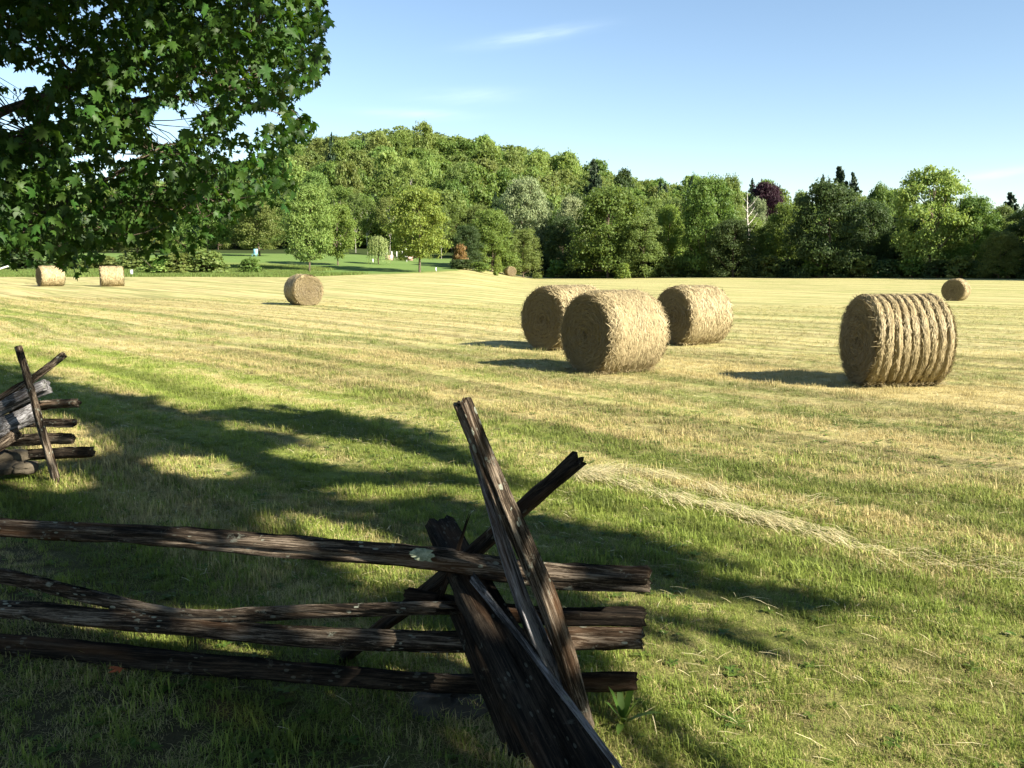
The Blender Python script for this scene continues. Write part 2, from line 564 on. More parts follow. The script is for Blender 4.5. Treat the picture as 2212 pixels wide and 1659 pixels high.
M['maple'] = leaf_material('maple_leaf', (0.046, 0.100, 0.016, 1), trans=0.5, hue=0.035, val=0.8, rough=0.5, spec=0.3, obj_val=0.1)
LEAF = {
    'mid': leaf_material('mid_green_leaves', (0.125, 0.190, 0.040, 1)),
    'light': leaf_material('light_green_leaves', (0.19, 0.265, 0.065, 1)),
    'yellow': leaf_material('yellow_green_leaves', (0.185, 0.25, 0.05, 1)),
    'silver': leaf_material('silvery_leaves', (0.25, 0.29, 0.14, 1), val=0.8),
    'dark': leaf_material('dark_green_leaves', (0.062, 0.098, 0.030, 1)),
    'olive': leaf_material('olive_green_leaves', (0.150, 0.195, 0.050, 1)),
    'copper': leaf_material('copper_beech_leaves', (0.034, 0.013, 0.018, 1), hue=0.02),
    'needle': leaf_material('spruce_needles', (0.038, 0.066, 0.030, 1), trans=0.1),
    'orange': leaf_material('browning_leaves', (0.22, 0.15, 0.05, 1)),
    'willow': leaf_material('willow_leaves', (0.235, 0.28, 0.10, 1), val=0.5),
    'weed': leaf_material('weed_leaves', (0.11, 0.17, 0.03, 1), val=0.4),
}

# ------------------------------------------------------------------ terrain
TY = np.array([0, 20, 45, 70, 100, 120, 150, 190.])
TA = np.array([-.6, -.35, -.2, -.07, .03, .25, .6])
TZ = np.array([
    [0, 0, 0, 0, 0, 0, 0],
    [0, 0, 0, 0, -.03, -.08, -.1],
    [0, -.1, -.15, -.25, -.35, -.42, -.42],
    [.2, .2, .1, -.15, -.45, -.5, -.48],
    [.35, .35, .3, .2, -.45, -.35, -.15],
    [.9, .9, .8, .6, -.5, -.3, 0],
    [2.8, 2.8, 2.6, 1.8, -.75, -.4, 0],
    [4.0, 4.0, 4.0, 3.0, 0, 0, 0]])
# crest of the hill: pixel column -> height above the horizon (px)
HU = np.array([-600, -200, 60, 230, 265, 300, 350, 403, 450, 509, 545, 579, 616, 671, 741, 850, 1100, 1500.])
HV = np.array([232, 218, 195, 172, 156, 142, 131, 126, 131, 142, 150, 160, 168, 180, 186, 196, 214, 235.])


def table(a, y):
    a = np.clip(a, TA[0], TA[-1]); y = np.clip(y, 0, 190)
    i = np.clip(np.searchsorted(TY, y, 'right') - 1, 0, len(TY) - 2)
    j = np.clip(np.searchsorted(TA, a, 'right') - 1, 0, len(TA) - 2)
    fy = (y - TY[i]) / (TY[i + 1] - TY[i]); fa = (a - TA[j]) / (TA[j + 1] - TA[j])
    fa = fa * fa * (3 - 2 * fa)
    return (TZ[i, j] * (1 - fa) + TZ[i, j + 1] * fa) * (1 - fy) + (TZ[i + 1, j] * (1 - fa) + TZ[i + 1, j + 1] * fa) * fy


CREST_Y = 400.0


def height(x, y):
    x = np.asarray(x, float); y = np.asarray(y, float)
    yy = np.maximum(y, 1.0)
    a = x / np.maximum(yy, 12.0)
    z = table(a, yy)
    u = 512 + FPX * x / np.maximum(yy, 150)
    top = CAM_Z + (262 - np.interp(u, HU, HV)) / FPX * CREST_Y - 15.5
    k = sstep(185, CREST_Y, yy)
    k2 = sstep(CREST_Y + 10, 760, yy)
    k = np.minimum(k ** 0.9, 1 - 0.9 * k2)
    z = z * (1 - np.clip(k * 1.2, 0, 1)) + top * k
    return z


def edge_y(a):
    """where the mown field ends"""
    return np.interp(a, [-.9, -.24, -.13, -.06, -.03, .05, .55, .9], [97, 99, 110, 124, 165, 152, 109, 90])


def classify(x, y):
    a = x / np.maximum(y, 1)
    e = edge_y(a)
    beyond = sstep(-1.0, 1.5, y - e)
    left = 1 - sstep(-0.05, -0.02, a)
    lawn = beyond * left
    rough = beyond * left * (1 - sstep(-0.235, -0.20, a + 0.02 * np.sin(y * .4))) * (1 - sstep(28, 40, y - e))
    rough = np.maximum(rough, beyond * left * (1 - sstep(2, 5, y - e)) * 0.9)
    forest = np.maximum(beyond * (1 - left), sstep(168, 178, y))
    return lawn, rough, forest


xs = np.concatenate([np.linspace(-900, -140, 20)[:-1], np.linspace(-140, -30, 90)[:-1], np.linspace(-30, 30, 150)[:-1], np.linspace(30, 140, 90)[:-1], np.linspace(140, 900, 20)])
ys = np.concatenate([np.linspace(-300, -10, 12)[:-1], np.linspace(-10, 25, 90)[:-1], np.linspace(25, 190, 166)[:-1], np.linspace(190, 460, 60)[:-1], np.linspace(460, 1600, 20)])
GX, GY = np.meshgrid(xs, ys)
GZ = height(GX, GY)
c_ = 0.76 * GX + 0.65 * GY
nearw = (1 - sstep(20, 60, GY))
GZ = GZ + nearw * (0.05 * (vnoise(c_ * 0.9 + 100, (0.65 * GX - 0.76 * GY) * .12 + 100, 3) - .5) + 0.03 * (vnoise(GX * 1.3 + 200, GY * 1.3 + 200, 4) - .5))
ny, nx = GX.shape
lawnA, roughA, forestA = classify(GX, GY)
idx = np.arange(nx * ny).reshape(ny, nx)
quads = np.stack([idx[:-1, :-1], idx[:-1, 1:], idx[1:, 1:], idx[1:, :-1]], -1)


def ground_sheet(name, sel, label):
    F = quads[sel]
    used, inv = np.unique(F.ravel(), return_inverse=True)
    V = np.stack([GX.ravel(), GY.ravel(), GZ.ravel()], -1)[used]
    at = {'lawn': lawnA.ravel()[used], 'rough': roughA.ravel()[used], 'forest': forestA.ravel()[used]}
    o = obj(name, mesh_np(name, V, inv.reshape(-1, 4), [M['ground']], True, at))
    return tag(o, label, kind='structure')


cy = (GY[:-1, :-1] + GY[1:, 1:]) / 2
cx = (GX[:-1, :-1] + GX[1:, 1:]) / 2
la = classify(cx, cy)
s_hill = cy > 188
s_lawn = (~s_hill) & (la[0] > 0.5)
s_wood = (~s_hill) & (~s_lawn) & (la[2] > 0.5)
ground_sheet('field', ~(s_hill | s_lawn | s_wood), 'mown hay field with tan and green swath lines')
ground_sheet('lawn', s_lawn, 'bright green lawn rising behind the field at left')
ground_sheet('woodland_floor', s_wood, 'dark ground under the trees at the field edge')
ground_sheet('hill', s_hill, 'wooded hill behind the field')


def gz(x, y):
    """height of the ground sheet at one point"""
    i = min(max(int(np.searchsorted(ys, y) - 1), 0), ny - 2)
    j = min(max(int(np.searchsorted(xs, x) - 1), 0), nx - 2)
    fy = (y - ys[i]) / (ys[i + 1] - ys[i]); fx = (x - xs[j]) / (xs[j + 1] - xs[j])
    return float((GZ[i, j] * (1 - fx) + GZ[i, j + 1] * fx) * (1 - fy) + (GZ[i + 1, j] * (1 - fx) + GZ[i + 1, j + 1] * fx) * fy)


def gz_arr(x, y):
    i = np.clip(np.searchsorted(ys, y) - 1, 0, ny - 2); j = np.clip(np.searchsorted(xs, x) - 1, 0, nx - 2)
    fy = (y - ys[i]) / (ys[i + 1] - ys[i]); fx = (x - xs[j]) / (xs[j + 1] - xs[j])
    return (GZ[i, j] * (1 - fx) + GZ[i, j + 1] * fx) * (1 - fy) + (GZ[i + 1, j] * (1 - fx) + GZ[i + 1, j + 1] * fx) * fy


# ------------------------------------------------------------------ foliage
def leaf_cards(C, N, size, rng, aspect=1.0):
    """one slightly folded quad per leaf clump"""
    n = len(C)
    N = normalize(N)
    A = normalize(np.cross(N, rng.normal(size=(n, 3))))
    B = np.cross(N, A)
    s = size[:, None]
    k = 0.75 + 0.5 * rng.random((n, 4, 1))
    sag = N * s * 0.35
    V = np.stack([C - A * s * k[:, 0], C - B * s * aspect * k[:, 1] + sag, C + A * s * k[:, 2], C + B * s * aspect * k[:, 3] - sag * .4], 1)
    V = V.reshape(-1, 3)
    F = np.arange(4 * n).reshape(n, 4)
    return V, F, np.repeat(rng.random(n), 4)


def envelope(kind, t):
    """relative crown radius at height t (0 crown base, 1 top)"""
    if kind == 'round': return np.sqrt(np.maximum(1 - (2 * t - 1) ** 2, 0.02)) ** 0.8
    if kind == 'oval': return np.interp(t, [0, .15, .45, .75, .92, 1], [.45, .85, 1, .8, .5, .2])
    if kind == 'spread': return np.interp(t, [0, .2, .5, .8, 1], [.6, .9, 1, .85, .4])
    if kind == 'tall': return np.interp(t, [0, .2, .55, .85, 1], [.35, .7, 1, .7, .25])
    if kind == 'low': return np.interp(t, [0, .3, .6, .85, 1], [1, 1, .9, .7, .35])


def crown_proto(name, seed, kind, mat, z0=0.18, lobes=34, per=190, leaf=0.02, lobe_r=0.15, gaps=0.0):
    """unit tree: height 1, crown radius 0.5; returns (crown mesh, lobe centres)"""
    rng = np.random.default_rng(seed)
    acc = Acc(); cs = []
    for i in range(lobes):
        t = (i + rng.random()) / lobes
        t = t ** 0.9
        r = float(envelope(kind, t)) * 0.5
        ang = i * 2.39996 + rng.normal() * 0.4
        rad = r * (0.25 + 0.55 * math.sqrt(rng.random())) if rng.random() < .3 else r * (0.72 + 0.16 * rng.random())
        lr = lobe_r * (0.65 + 0.7 * rng.random()) * (0.75 + 0.35 * float(envelope(kind, t)))
        zc = z0 + (1 - z0) * t
        zc = min(zc, 1 - lr * 0.75)
        c = np.array([math.cos(ang) * max(rad - lr * .35, 0), math.sin(ang) * max(rad - lr * .35, 0), zc])
        c[:2] *= 0.72 + 0.5 * float(vnoise(np.array(ang * 1.3 + 20), np.array(t * 4 + seed % 7), seed))
        c[2] += rng.normal() * .018
        cs.append(c)
        n = int(per * (lr / lobe_r) ** 2)
        d = normalize(rng.normal(size=(n, 3)))
        d[:, 2] = np.where(d[:, 2] < -0.35, -d[:, 2] * .6, d[:, 2])
        shell = lr * (0.40 + 0.68 * rng.random(n) ** 0.7)
        # clumps within the lobe so its outline is ragged
        wob = 1 + 0.28 * np.sin(d[:, 0] * 7 + i) * np.sin(d[:, 1] * 6 + 2 * i) + 0.15 * np.sin(d[:, 2] * 11 + i)
        Pp = c + d * (shell * wob)[:, None] * np.array([1, 1, .78])
        N = d * 1.0 + rng.normal(size=(n, 3)) * 0.6 + np.array([0, 0, 0.25])
        V, F, a = leaf_cards(Pp, N, leaf * (0.6 + 0.8 * rng.random(n)), rng)
        acc.add(V, F, a)
    # sparse sprays at the outline
    n = int(lobes * per * 0.10)
    t = rng.random(n); an = rng.random(n) * 6.283
    r = envelope(kind, t) * 0.5 * (0.86 + 0.2 * rng.random(n))
    Pp = np.stack([np.cos(an) * r, np.sin(an) * r, z0 + (1 - z0) * t], -1)
    keep = vnoise(an * 3 + 7, t * 9 + 3, seed) > 0.5
    V, F, a = leaf_cards(Pp[keep], rng.normal(size=(keep.sum(), 3)) + [0, 0, .3], leaf * (0.5 + 0.7 * rng.random(keep.sum())), rng)
    acc.add(V, F, a)
    return acc.mesh(name, [mat]), cs


def trunk_proto(name, seed, mat, cs, z0=0.18, r=0.018, limbs=12, lean=0.02, stems=1):
    rng = np.random.default_rng(seed)
    acc = Acc()
    for s in range(stems):
        dx = (s - (stems - 1) / 2) * 0.10
        base = np.array([dx, 0, -0.02])
        tops = np.array([dx * 1.6 + rng.normal() * lean, rng.normal() * lean, 0.85])
        mid = np.array([dx + rng.normal() * lean, rng.normal() * lean, 0.4])
        pts = smooth_curve([base, [dx, 0, .06], mid, tops], 10)
        V, F = tube(pts, np.interp(np.linspace(0, 1, 10), [0, .06, .5, 1], [r * 1.4, r, r * .7, r * .2]), 7, 0.06, rng)
        acc.add(V, F)
        for c in [cs[i] for i in rng.permutation(len(cs))[:limbs // stems]]:
            h = max(z0 * 0.8, c[2] - 0.22 - 0.1 * rng.random())
            h = min(h, 0.75)
            b0 = np.array([np.interp(h, pts[:, 2], pts[:, 0]), np.interp(h, pts[:, 2], pts[:, 1]), h])
            mm = b0 * .5 + c * .5 + np.array([0, 0, -0.02])
            V, F = tube(smooth_curve([b0, mm, c], 6), np.linspace(r * .42, r * .1, 6), 5)
            acc.add(V, F)
    return acc.mesh(name, [mat], True)


def conifer_proto(name, seed, mat, dense=1.0, taper=0.6):
    rng = np.random.default_rng(seed)
    acc = Acc()
    tiers = 26
    for i in range(tiers):
        t = i / tiers
        z = 0.08 + 0.9 * t
        R_ = 0.62 * (1 - t) ** taper * (0.6 + 0.6 * rng.random())
        nb = max(4, int(9 * (1 - t) + 4))
        for k in range(nb):
            an = rng.random() * 6.283
            L = R_ * (0.7 + 0.4 * rng.random())
            n = int(34 * dense)
            s = rng.random(n)
            px = np.cos(an) * L * s + rng.normal(size=n) * .03 * (1 - t)
            py = np.sin(an) * L * s + rng.normal(size=n) * .03 * (1 - t)
            pz = z - 0.05 * s * (1 - t) + 0.035 * s ** 2 + rng.normal(size=n) * .008
            V, F, a = leaf_cards(np.stack([px, py, pz], -1), np.array([0, 0, 1.]) + rng.normal(size=(n, 3)) * .5, 0.040 * (0.6 + .6 * rng.random(n)), rng, 0.5)
            acc.add(V, F, a)
    return acc.mesh(name, [mat])


def willow_proto(name, seed, mat):
    rng = np.random.default_rng(seed)
    acc = Acc()
    for i in range(230):
        an = rng.random() * 6.283; r = 0.5 * math.sqrt(rng.random())
        top = 0.97 - 0.5 * (r / .5) ** 2 * .5 + rng.normal() * .03
        Ln = (0.25 + 0.5 * rng.random()) * (0.6 + r)
        n = 14
        s = np.linspace(0, 1, n)
        rr = r * (1 + 0.12 * s)
        Pp = np.stack([np.cos(an) * rr, np.sin(an) * rr, np.maximum(top - Ln * s, 0.06)], -1) + rng.normal(size=(n, 3)) * .012
        V, F, a = leaf_cards(Pp, np.array([math.cos(an), math.sin(an), .3]) + rng.normal(size=(n, 3)) * .5, 0.024 * (0.6 + .6 * rng.random(n)), rng)
        acc.add(V, F, a)
    return acc.mesh(name, [mat])


# prototypes: (shape) -> crown and trunk meshes per tone
CACHE = {}


def proto(shape, tone, var=0):
    key = (shape, tone, var)
    if key in CACHE: return CACHE[key]
    mat = LEAF[tone]; sd = hash((shape, var)) % 1000 if False else {'round': 11, 'oval': 23, 'spread': 37, 'tall': 51, 'low': 67, 'bush': 81, 'open': 97}.get(shape, 5) + var * 131
    bark = M['bark']
    if shape == 'spruce': r = (conifer_proto('crown', 3 + var, mat), None)
    elif shape == 'willow': r = (willow_proto('crown', 4, mat), None)
    elif shape == 'bush':
        c, cs = crown_proto('foliage', sd, 'low', mat, 0.02, 16, 120, 0.045, 0.24)
        r = (c, None)
    elif shape == 'open':
        c, cs = crown_proto('crown', sd, 'spread', mat, 0.16, 52, 330, 0.0105, 0.105)
        r = (c, trunk_proto('trunk', sd, bark, cs, 0.25, 0.02, 20))
    elif shape == 'tall':
        c, cs = crown_proto('crown', sd, 'tall', mat, 0.40, 36, 280, 0.0100, 0.10)
        r = (c, trunk_proto('trunk', sd, M['pale_bark'], cs, 0.4, 0.011, 12))
    elif shape == 'low':
        c, cs = crown_proto('crown', sd, 'low', mat, 0.03, 64, 430, 0.0100, 0.12)
        r = (c, trunk_proto('trunk', sd, bark, cs, 0.1, 0.02, 12))
    else:
        c, cs = crown_proto('crown', sd, shape, mat, 0.14, 58, 400, 0.0102, 0.12)
        r = (c, trunk_proto('trunk', sd, bark, cs, 0.16, 0.02, 14))
    if r[1] is None:
        if shape in ('spruce', 'willow'):
            V, F = tube([[0, 0, -.02], [0, 0, .4], [0, 0, .95]], [.03, .02, .004], 6)
            r = (r[0], mesh_np('trunk', V, F, [bark], True))
        else:
            acc = Acc(); rg = np.random.default_rng(5)
            for k in range(6):
                an = rg.random() * 6.28
                V, F = tube([[0, 0, -.02], [math.cos(an) * .12, math.sin(an) * .12, .35], [math.cos(an) * .3, math.sin(an) * .3, .7]], [.02, .014, .006], 5)
                acc.add(V, F)
            r = (r[0], acc.mesh('stems', [bark], True))
    CACHE[key] = r
    return r


def tree(x, y, h, w, shape, tone, label, name='broadleaf_tree', cat='tree', group=None, var=0, rot=None, wy=None):
    e = empty(name, (x, y, gz(x, y)))
    tag(e, label, cat, group)
    c, t = proto(shape, tone, var)
    rot = random.random() * 6.28 if rot is None else rot
    parts = [('foliage' if shape == 'bush' else 'crown', c)]
    if t is not None: parts.append(('stems' if shape == 'bush' else 'trunk', t))
    for nm, me in parts:
        o = obj(nm, me, e)
        o.scale = (w, wy or w, h)
        o.rotation_euler = (0, 0, rot)
    return e


# trees set at the pixel column / top seen in the photograph, at their own distance
def tree_at(dx, dtop, dhalf, y, shape, tone, label, **k):
    u = dx * 1024 / 2212
    x = (u - 512) / FPX * y * 1.0
    top = D(dx, dtop, y).z
    base = gz(x, y)
    return tree(x, y, top - base, 2 * dhalf * 1024 / 2212 / FPX * y, shape, tone, label, **k)


FRONT = [
    # dx, dtop, dhalf, depth, shape, tone, label, name, category
    (455, 415, 60, 160, 'oval', 'mid', 'mid green tree at the lawn edge showing below the overhanging maple branches', 'broadleaf_tree', 'tree', 1),
    (566, 437, 62, 156, 'spread', 'olive', 'spreading olive green tree with thin pale trunk on the far lawn', 'broadleaf_tree', 'tree', 0),
    (672, 405, 62, 117, 'oval', 'light', 'pale green two stemmed tree on the lawn behind the small left bale', 'broadleaf_tree', 'tree', 2),
    (733, 442, 46, 131, 'round', 'yellow', 'yellow green rounded tree just right of the pale two stemmed tree', 'broadleaf_tree', 'tree', 1),
    (908, 410, 76, 119, 'open', 'yellow', 'light green open crowned tree with dark trunk at the field edge', 'broadleaf_tree', 'tree', 0),
    (1010, 487, 36, 136, 'low', 'dark', 'low dark green tree with a browning top at end of the lawn', 'broadleaf_tree', 'tree', 0),
    (1062, 455, 58, 140, 'low', 'mid', 'leafy mid green tree hanging low behind the far single bale', 'broadleaf_tree', 'tree', 1),
    (1130, 388, 62, 172, 'oval', 'silver', 'pale silvery leaved tree rising above the middle of the tree line', 'broadleaf_tree', 'tree', 2),
    (1130, 495, 42, 143, 'low', 'olive', 'small olive green tree beside the far single bale', 'broadleaf_tree', 'tree', 2),
    (1215, 470, 46, 158, 'low', 'dark', 'dark shaded tree left of the big broad central tree', 'broadleaf_tree', 'tree', 1),
    (1312, 405, 92, 148, 'low', 'mid', 'big broad mid green tree behind the bale group', 'broadleaf_tree', 'tree', 0),
    (1232, 425, 44, 165, 'oval', 'silver', 'small pale green tree with a silvery sheen left of the big broad tree', 'broadleaf_tree', 'tree', 0),
    (1388, 470, 52, 143, 'low', 'olive', 'drooping olive tree right of the big broad tree', 'broadleaf_tree', 'tree', 1),
    (1442, 445, 40, 150, 'oval', 'yellow', 'bright yellow green tree in a gap of the central tree line', 'broadleaf_tree', 'tree', 2),
    (1525, 383, 70, 142, 'low', 'mid', 'tall feathery topped tree left of the dead snag', 'broadleaf_tree', 'tree', 2),
    (1568, 382, 36, 150, 'oval', 'olive', 'olive tree with raised top next to the copper beech', 'broadleaf_tree', 'tree', 1),
    (1580, 475, 60, 136, 'low', 'dark', 'dark low tree in front of the dead snag', 'broadleaf_tree', 'tree', 0),
    (1695, 440, 50, 140, 'low', 'mid', 'mid green tree between the dead snag and the dark maple', 'broadleaf_tree', 'tree', 1),
    (1778, 396, 88, 130, 'low', 'dark', 'large dark green maple like tree with dense rounded crown below the spruces', 'broadleaf_tree', 'tree', 2),
    (1868, 435, 56, 135, 'low', 'dark', 'dark tree between the dense dark tree and the tall light tree', 'broadleaf_tree', 'tree', 0),
    (1890, 400, 40, 150, 'oval', 'mid', 'mid green crown behind and left of the tall light tree', 'broadleaf_tree', 'tree', 1),
    (2000, 364, 92, 122, 'open', 'light', 'tallest light green tree of the right tree line with visible dark trunk', 'broadleaf_tree', 'tree', 1),
    (1975, 470, 70, 130, 'low', 'dark', 'dark undergrowth tree behind the trunk of the tallest light tree', 'broadleaf_tree', 'tree', 1),
    (2095, 425, 58, 120, 'low', 'mid', 'mid green tree sloping down right of the tallest light tree', 'broadleaf_tree', 'tree', 2),
    (2150, 500, 45, 113, 'low', 'olive', 'short olive tree near the right edge of the tree line', 'broadleaf_tree', 'tree', 0),
    (2205, 455, 60, 116, 'low', 'dark', 'dark tree at the right edge of the photograph', 'broadleaf_tree', 'tree', 1),
    (1645, 394, 42, 200, 'round', 'copper', 'dark purple copper beech crown on the skyline', 'copper_beech', 'tree', 0),
    (1830, 425, 60, 165, 'oval', 'mid', 'rounded tree standing in front of the skyline spruces', 'broadleaf_tree', 'tree', 0),
    (1722, 416, 30, 180, 'oval', 'olive', 'olive tree on the skyline right of the copper beech', 'broadleaf_tree', 'tree', 2),
    (2150, 445, 42, 170, 'oval', 'olive', 'pale olive tree on the skyline below the right pine', 'broadleaf_tree', 'tree', 0),
    (2212, 430, 30, 185, 'oval', 'silver', 'pale tree top on the skyline at the right edge', 'broadleaf_tree', 'tree', 0),
]
for (dx, dt, dh, y, shp, tone, lab, nm, cat, var) in FRONT:
    tree_at(dx, dt, dh, y, shp, tone, lab, name=nm, cat=cat, var=var)
# browning branch on the low dark tree
WIL = tree_at(820, 508, 24, 136, 'willow', 'willow', 'small weeping willow with pale drooping leaves on the lawn', name='willow_tree')
for (dx, dt, dh, y, lab) in ((1280, 344, 32, 250, 'dark spruce standing out on the side of the hill'),
                             (1485, 380, 22, 230, 'small dark spruce tip on the skyline left of the feathery tree'),
                             (1763, 376, 18, 205, 'narrow spruce left of the two big skyline spruces'),
                             (1777, 384, 12, 206, 'thinnest of the skyline spruces'),
                             (1800, 359, 46, 210, 'tallest spruce on the skyline'),
                             (1830, 371, 34, 208, 'second tallest spruce just right of the tallest one'),
                             (1430, 396, 16, 235, 'tiny spruce tip where the hill meets the tree line'),
                             (2166, 415, 44, 178, 'dark pine on the skyline near the right edge')):
    e = tree_at(dx, dt, dh, y, 'spruce', 'needle', lab, name='spruce_tree', var=int(dx) % 3)

# tall pale trunked trees at the foot of the hill
for i, (dx, dt, dh, y, tone, lab) in enumerate((
        (797, 430, 34, 178, 'mid', 'tall birch with a straight white trunk above the willow'),
        (772, 418, 26, 186, 'olive', 'leaning birch left of the straight white trunked one'),
        (740, 405, 40, 192, 'mid', 'tall tree with pale trunk behind the yellow green tree'),
        (845, 425, 34, 175, 'olive', 'pale trunked tree directly left of the open crowned tree'),
        (955, 445, 26, 172, 'olive', 'slim pale trunked tree right of the open crowned tree'),
        (890, 345, 44, 225, 'light', 'tall light tree with twin pale trunks low on the hill'),
        (1000, 352, 44, 235, 'olive', 'tall pale trunked tree on the lower hill slope'),
        (690, 372, 40, 215, 'light', 'tall light green tree on the lower hill at left'),
        (1625, 430, 28, 158, 'silver', 'thin pale tree beside the dead snag'))):
    tree_at(dx, dt, dh, y, 'tall', tone, lab, name='birch_tree', var=i % 3)


# second row behind the front trees, filling the tree line
k = 0
ROWLABEL = {'mid': 'mid green tree crown behind the front row of the tree line', 'olive': 'olive crown packed behind the front row of the tree line',
            'dark': 'dark green crown packed behind the front row of the tree line', 'light': 'light green crown packed behind the front row of the tree line'}
rr = random.Random(3)
skyline = [(-100, 430), (380, 430), (450, 400), (560, 400), (640, 395), (760, 400), (960, 440), (1000, 430), (1200, 420), (1420, 420), (1500, 410), (1590, 450), (1690, 455), (1730, 430), (1800, 410), (1900, 410), (2050, 420), (2120, 460), (2250, 460), (2500, 450), (3000, 430)]
for row, (off, drop) in enumerate(((18, 10), (38, 0))):
    dx = -60 + row * 17
    while dx < 2600:
        u = dx * 1024 / 2212; a = (u - 512) / FPX
        base_y = float(np.interp(a, [-.9, -.24, -.06, -.03, .05, .55, .9], [165, 165, 165, 168, 152, 109, 90]))
        y = base_y + off + rr.uniform(-4, 4)
        topd = np.interp(dx, [s[0] for s in skyline], [s[1] for s in skyline]) + drop + rr.uniform(2, 30)
        half = rr.uniform(38, 56) * 150 / y
        tone = rr.choice(['mid', 'mid', 'olive', 'dark', 'light'])
        if row == 0 and 440 < dx < 1000:
            dx += half * 1.3; continue
        tree_at(dx, topd, half, y, 'low', tone, ROWLABEL[tone], group='%s trees packed behind the front row' % tone, var=rr.randrange(3), rot=rr.random() * 6.28)
        dx += half * rr.uniform(1.15, 1.5)

# trees of the same wood carrying on out of the picture to the right
for i in range(10):
    a = 0.60 + i * 0.075
    y = float(np.interp(a, [.55, .9, 1.6], [112, 84, 50])) + rr.uniform(-2, 5)
    tree(a * y, y, rr.uniform(12, 16), rr.uniform(9, 12), 'low', rr.choice(['mid', 'dark', 'olive']), 'tree of the same wood, number %s from the right edge of the picture' % ['one', 'two', 'three', 'four', 'five', 'six', 'seven', 'eight', 'nine', 'ten'][i],
         group='trees beyond the right edge', var=i % 3)

# shrubs along the foot of the wood and on the lawn
SH = [(1000, 560, 26, 128), (1035, 566, 22, 134), (1075, 558, 30, 130), (1120, 566, 24, 136), (1165, 552, 26, 138), (1205, 562, 22, 140), (1250, 555, 28, 141),
      (1288, 566, 18, 140), (1338, 560, 26, 140), (1372, 566, 20, 139), (1405, 560, 22, 138), (1450, 552, 26, 137), (1500, 560, 30, 134), (1545, 550, 30, 131),
      (1600, 562, 30, 128), (1655, 552, 30, 125), (1705, 560, 30, 123), (1760, 556, 30, 121), (1810, 564, 28, 119), (1860, 552, 30, 117), (1915, 560, 30, 114),
      (1965, 556, 28, 113), (2020, 562, 30, 111), (2070, 552, 30, 110), (2120, 560, 28, 108), (2170, 556, 30, 107), (2215, 560, 26, 106)]
for i, (dx, dt, dh, y) in enumerate(SH):
    a = ((dx * 1024 / 2212) - 512) / FPX
    y = float(edge_y(np.array(a))) + 2.5 if a > -.03 else 130
    tone = ['dark', 'mid', 'dark', 'olive'][i % 4]
    tree_at(dx, dt, dh, y, 'bush', tone, 'dark shrub in the undergrowth at the foot of the wood' if tone == 'dark' else '%s green shrub at the foot of the wood' % tone,
            name='shrub', cat='shrub', group='%s shrubs at the foot of the wood' % tone, var=i % 2)
for (dx, dt, dh, y, tone, lab) in ((392, 546, 40, 106, 'olive', 'scrubby olive bush left part of the long thicket before the lawn'),
                                   (450, 540, 44, 107, 'olive', 'tallest scrubby bush of the thicket before the lawn'),
                                   (345, 556, 34, 105, 'light', 'low pale bush at the left end of the thicket'),
                                   (546, 558, 24, 108, 'mid', 'single round bush standing alone on the lawn edge'),
                                   (300, 545, 34, 118, 'olive', 'brownish scrub bush behind the white post'),
                                   (225, 552, 40, 120, 'olive', 'scrub bush behind the second far bale'),
                                   (150, 548, 40, 122, 'mid', 'scrub bush behind the leftmost far bale'),
                                   (60, 545, 50, 118, 'dark', 'dark scrub bush at the left edge beside the pale rail'),
                                   (1075, 552, 9, 126, 'yellow', 'small bright bush at the field edge near the far single bale'),
                                   (1345, 568, 16, 137, 'yellow', 'small bright green bush under the dark central trees'),
                                   (995, 527, 16, 133, 'orange', 'clump of browning orange foliage at the end of the lawn')):
    tree_at(dx, dt, dh, y, 'bush', tone, lab, name='bush', cat='bush')

# dead snag
rg = np.random.default_rng(9)
sx, sy_ = D(1617, 420, 150).x, 150.0
sn = empty('dead_tree', (sx, sy_, gz(sx, sy_)))
tag(sn, 'bare dead snag with pale bleached branches in the tree line', 'dead tree')
acc = Acc()
H_ = D(1617, 412, 150).z - gz(sx, sy_)
V, F = tube(smooth_curve([[0, 0, -.2], [.2, 0, H_ * .4], [-.1, 0, H_ * .7], [-.2, 0, H_ * .97]], 10), np.linspace(.30, .05, 10), 7, .1, rg); acc.add(V, F)
snag_trunk = obj('trunk', acc.mesh('trunk', [M['pale_bark']], True), sn)
for i in range(9):
    h = H_ * (0.45 + 0.05 * i); an = rg.normal() * .5 + (0 if i % 2 else math.pi)
    L = rg.uniform(.9, 2.2)
    V, F = tube(smooth_curve([[0, 0, h], [math.cos(an) * L * .5, math.sin(an) * L * .5, h + L * .5], [math.cos(an) * L, math.sin(an) * L, h + L * 1.2]], 6), np.linspace(.10, .02, 6), 5)
    obj('branch', mesh_np('branch', V, F, [M['pale_bark']], True), sn)

# ------------------------------------------------------------------ hill forest: single small trees
hill_meshes = {}
for tone in ('olive', 'mid', 'dark', 'light'):
    for v in range(3):
        if v == 2 and tone in ('dark', 'light'): continue
        me, _ = crown_proto('hill_tree', 200 + v * 17 + len(tone), 'oval' if v else 'round', LEAF[tone], 0.10, 30, 170, 0.019, 0.145)
        hill_meshes[(tone, v)] = me
spruce_hill = conifer_proto('hill_spruce', 77, LEAF['needle'], 0.6, 0.8)
cand = []
rg = np.random.default_rng(21)
yv = 205.0
while yv < 408:
    step = 9.5 + yv * 0.008
    x = -250 + rg.random() * 5
    while x < 190:
        cand.append((x + rg.normal() * 1.6, yv + rg.normal() * 2.2))
        x += 9.3 + yv * .004
    yv += step
HL = {'olive': 'olive green broadleaf tree in the forest covering the hill', 'mid': 'mid green broadleaf tree in the forest covering the hill',
      'dark': 'dark green broadleaf tree in the forest covering the hill', 'light': 'light green broadleaf tree in the forest covering the hill'}
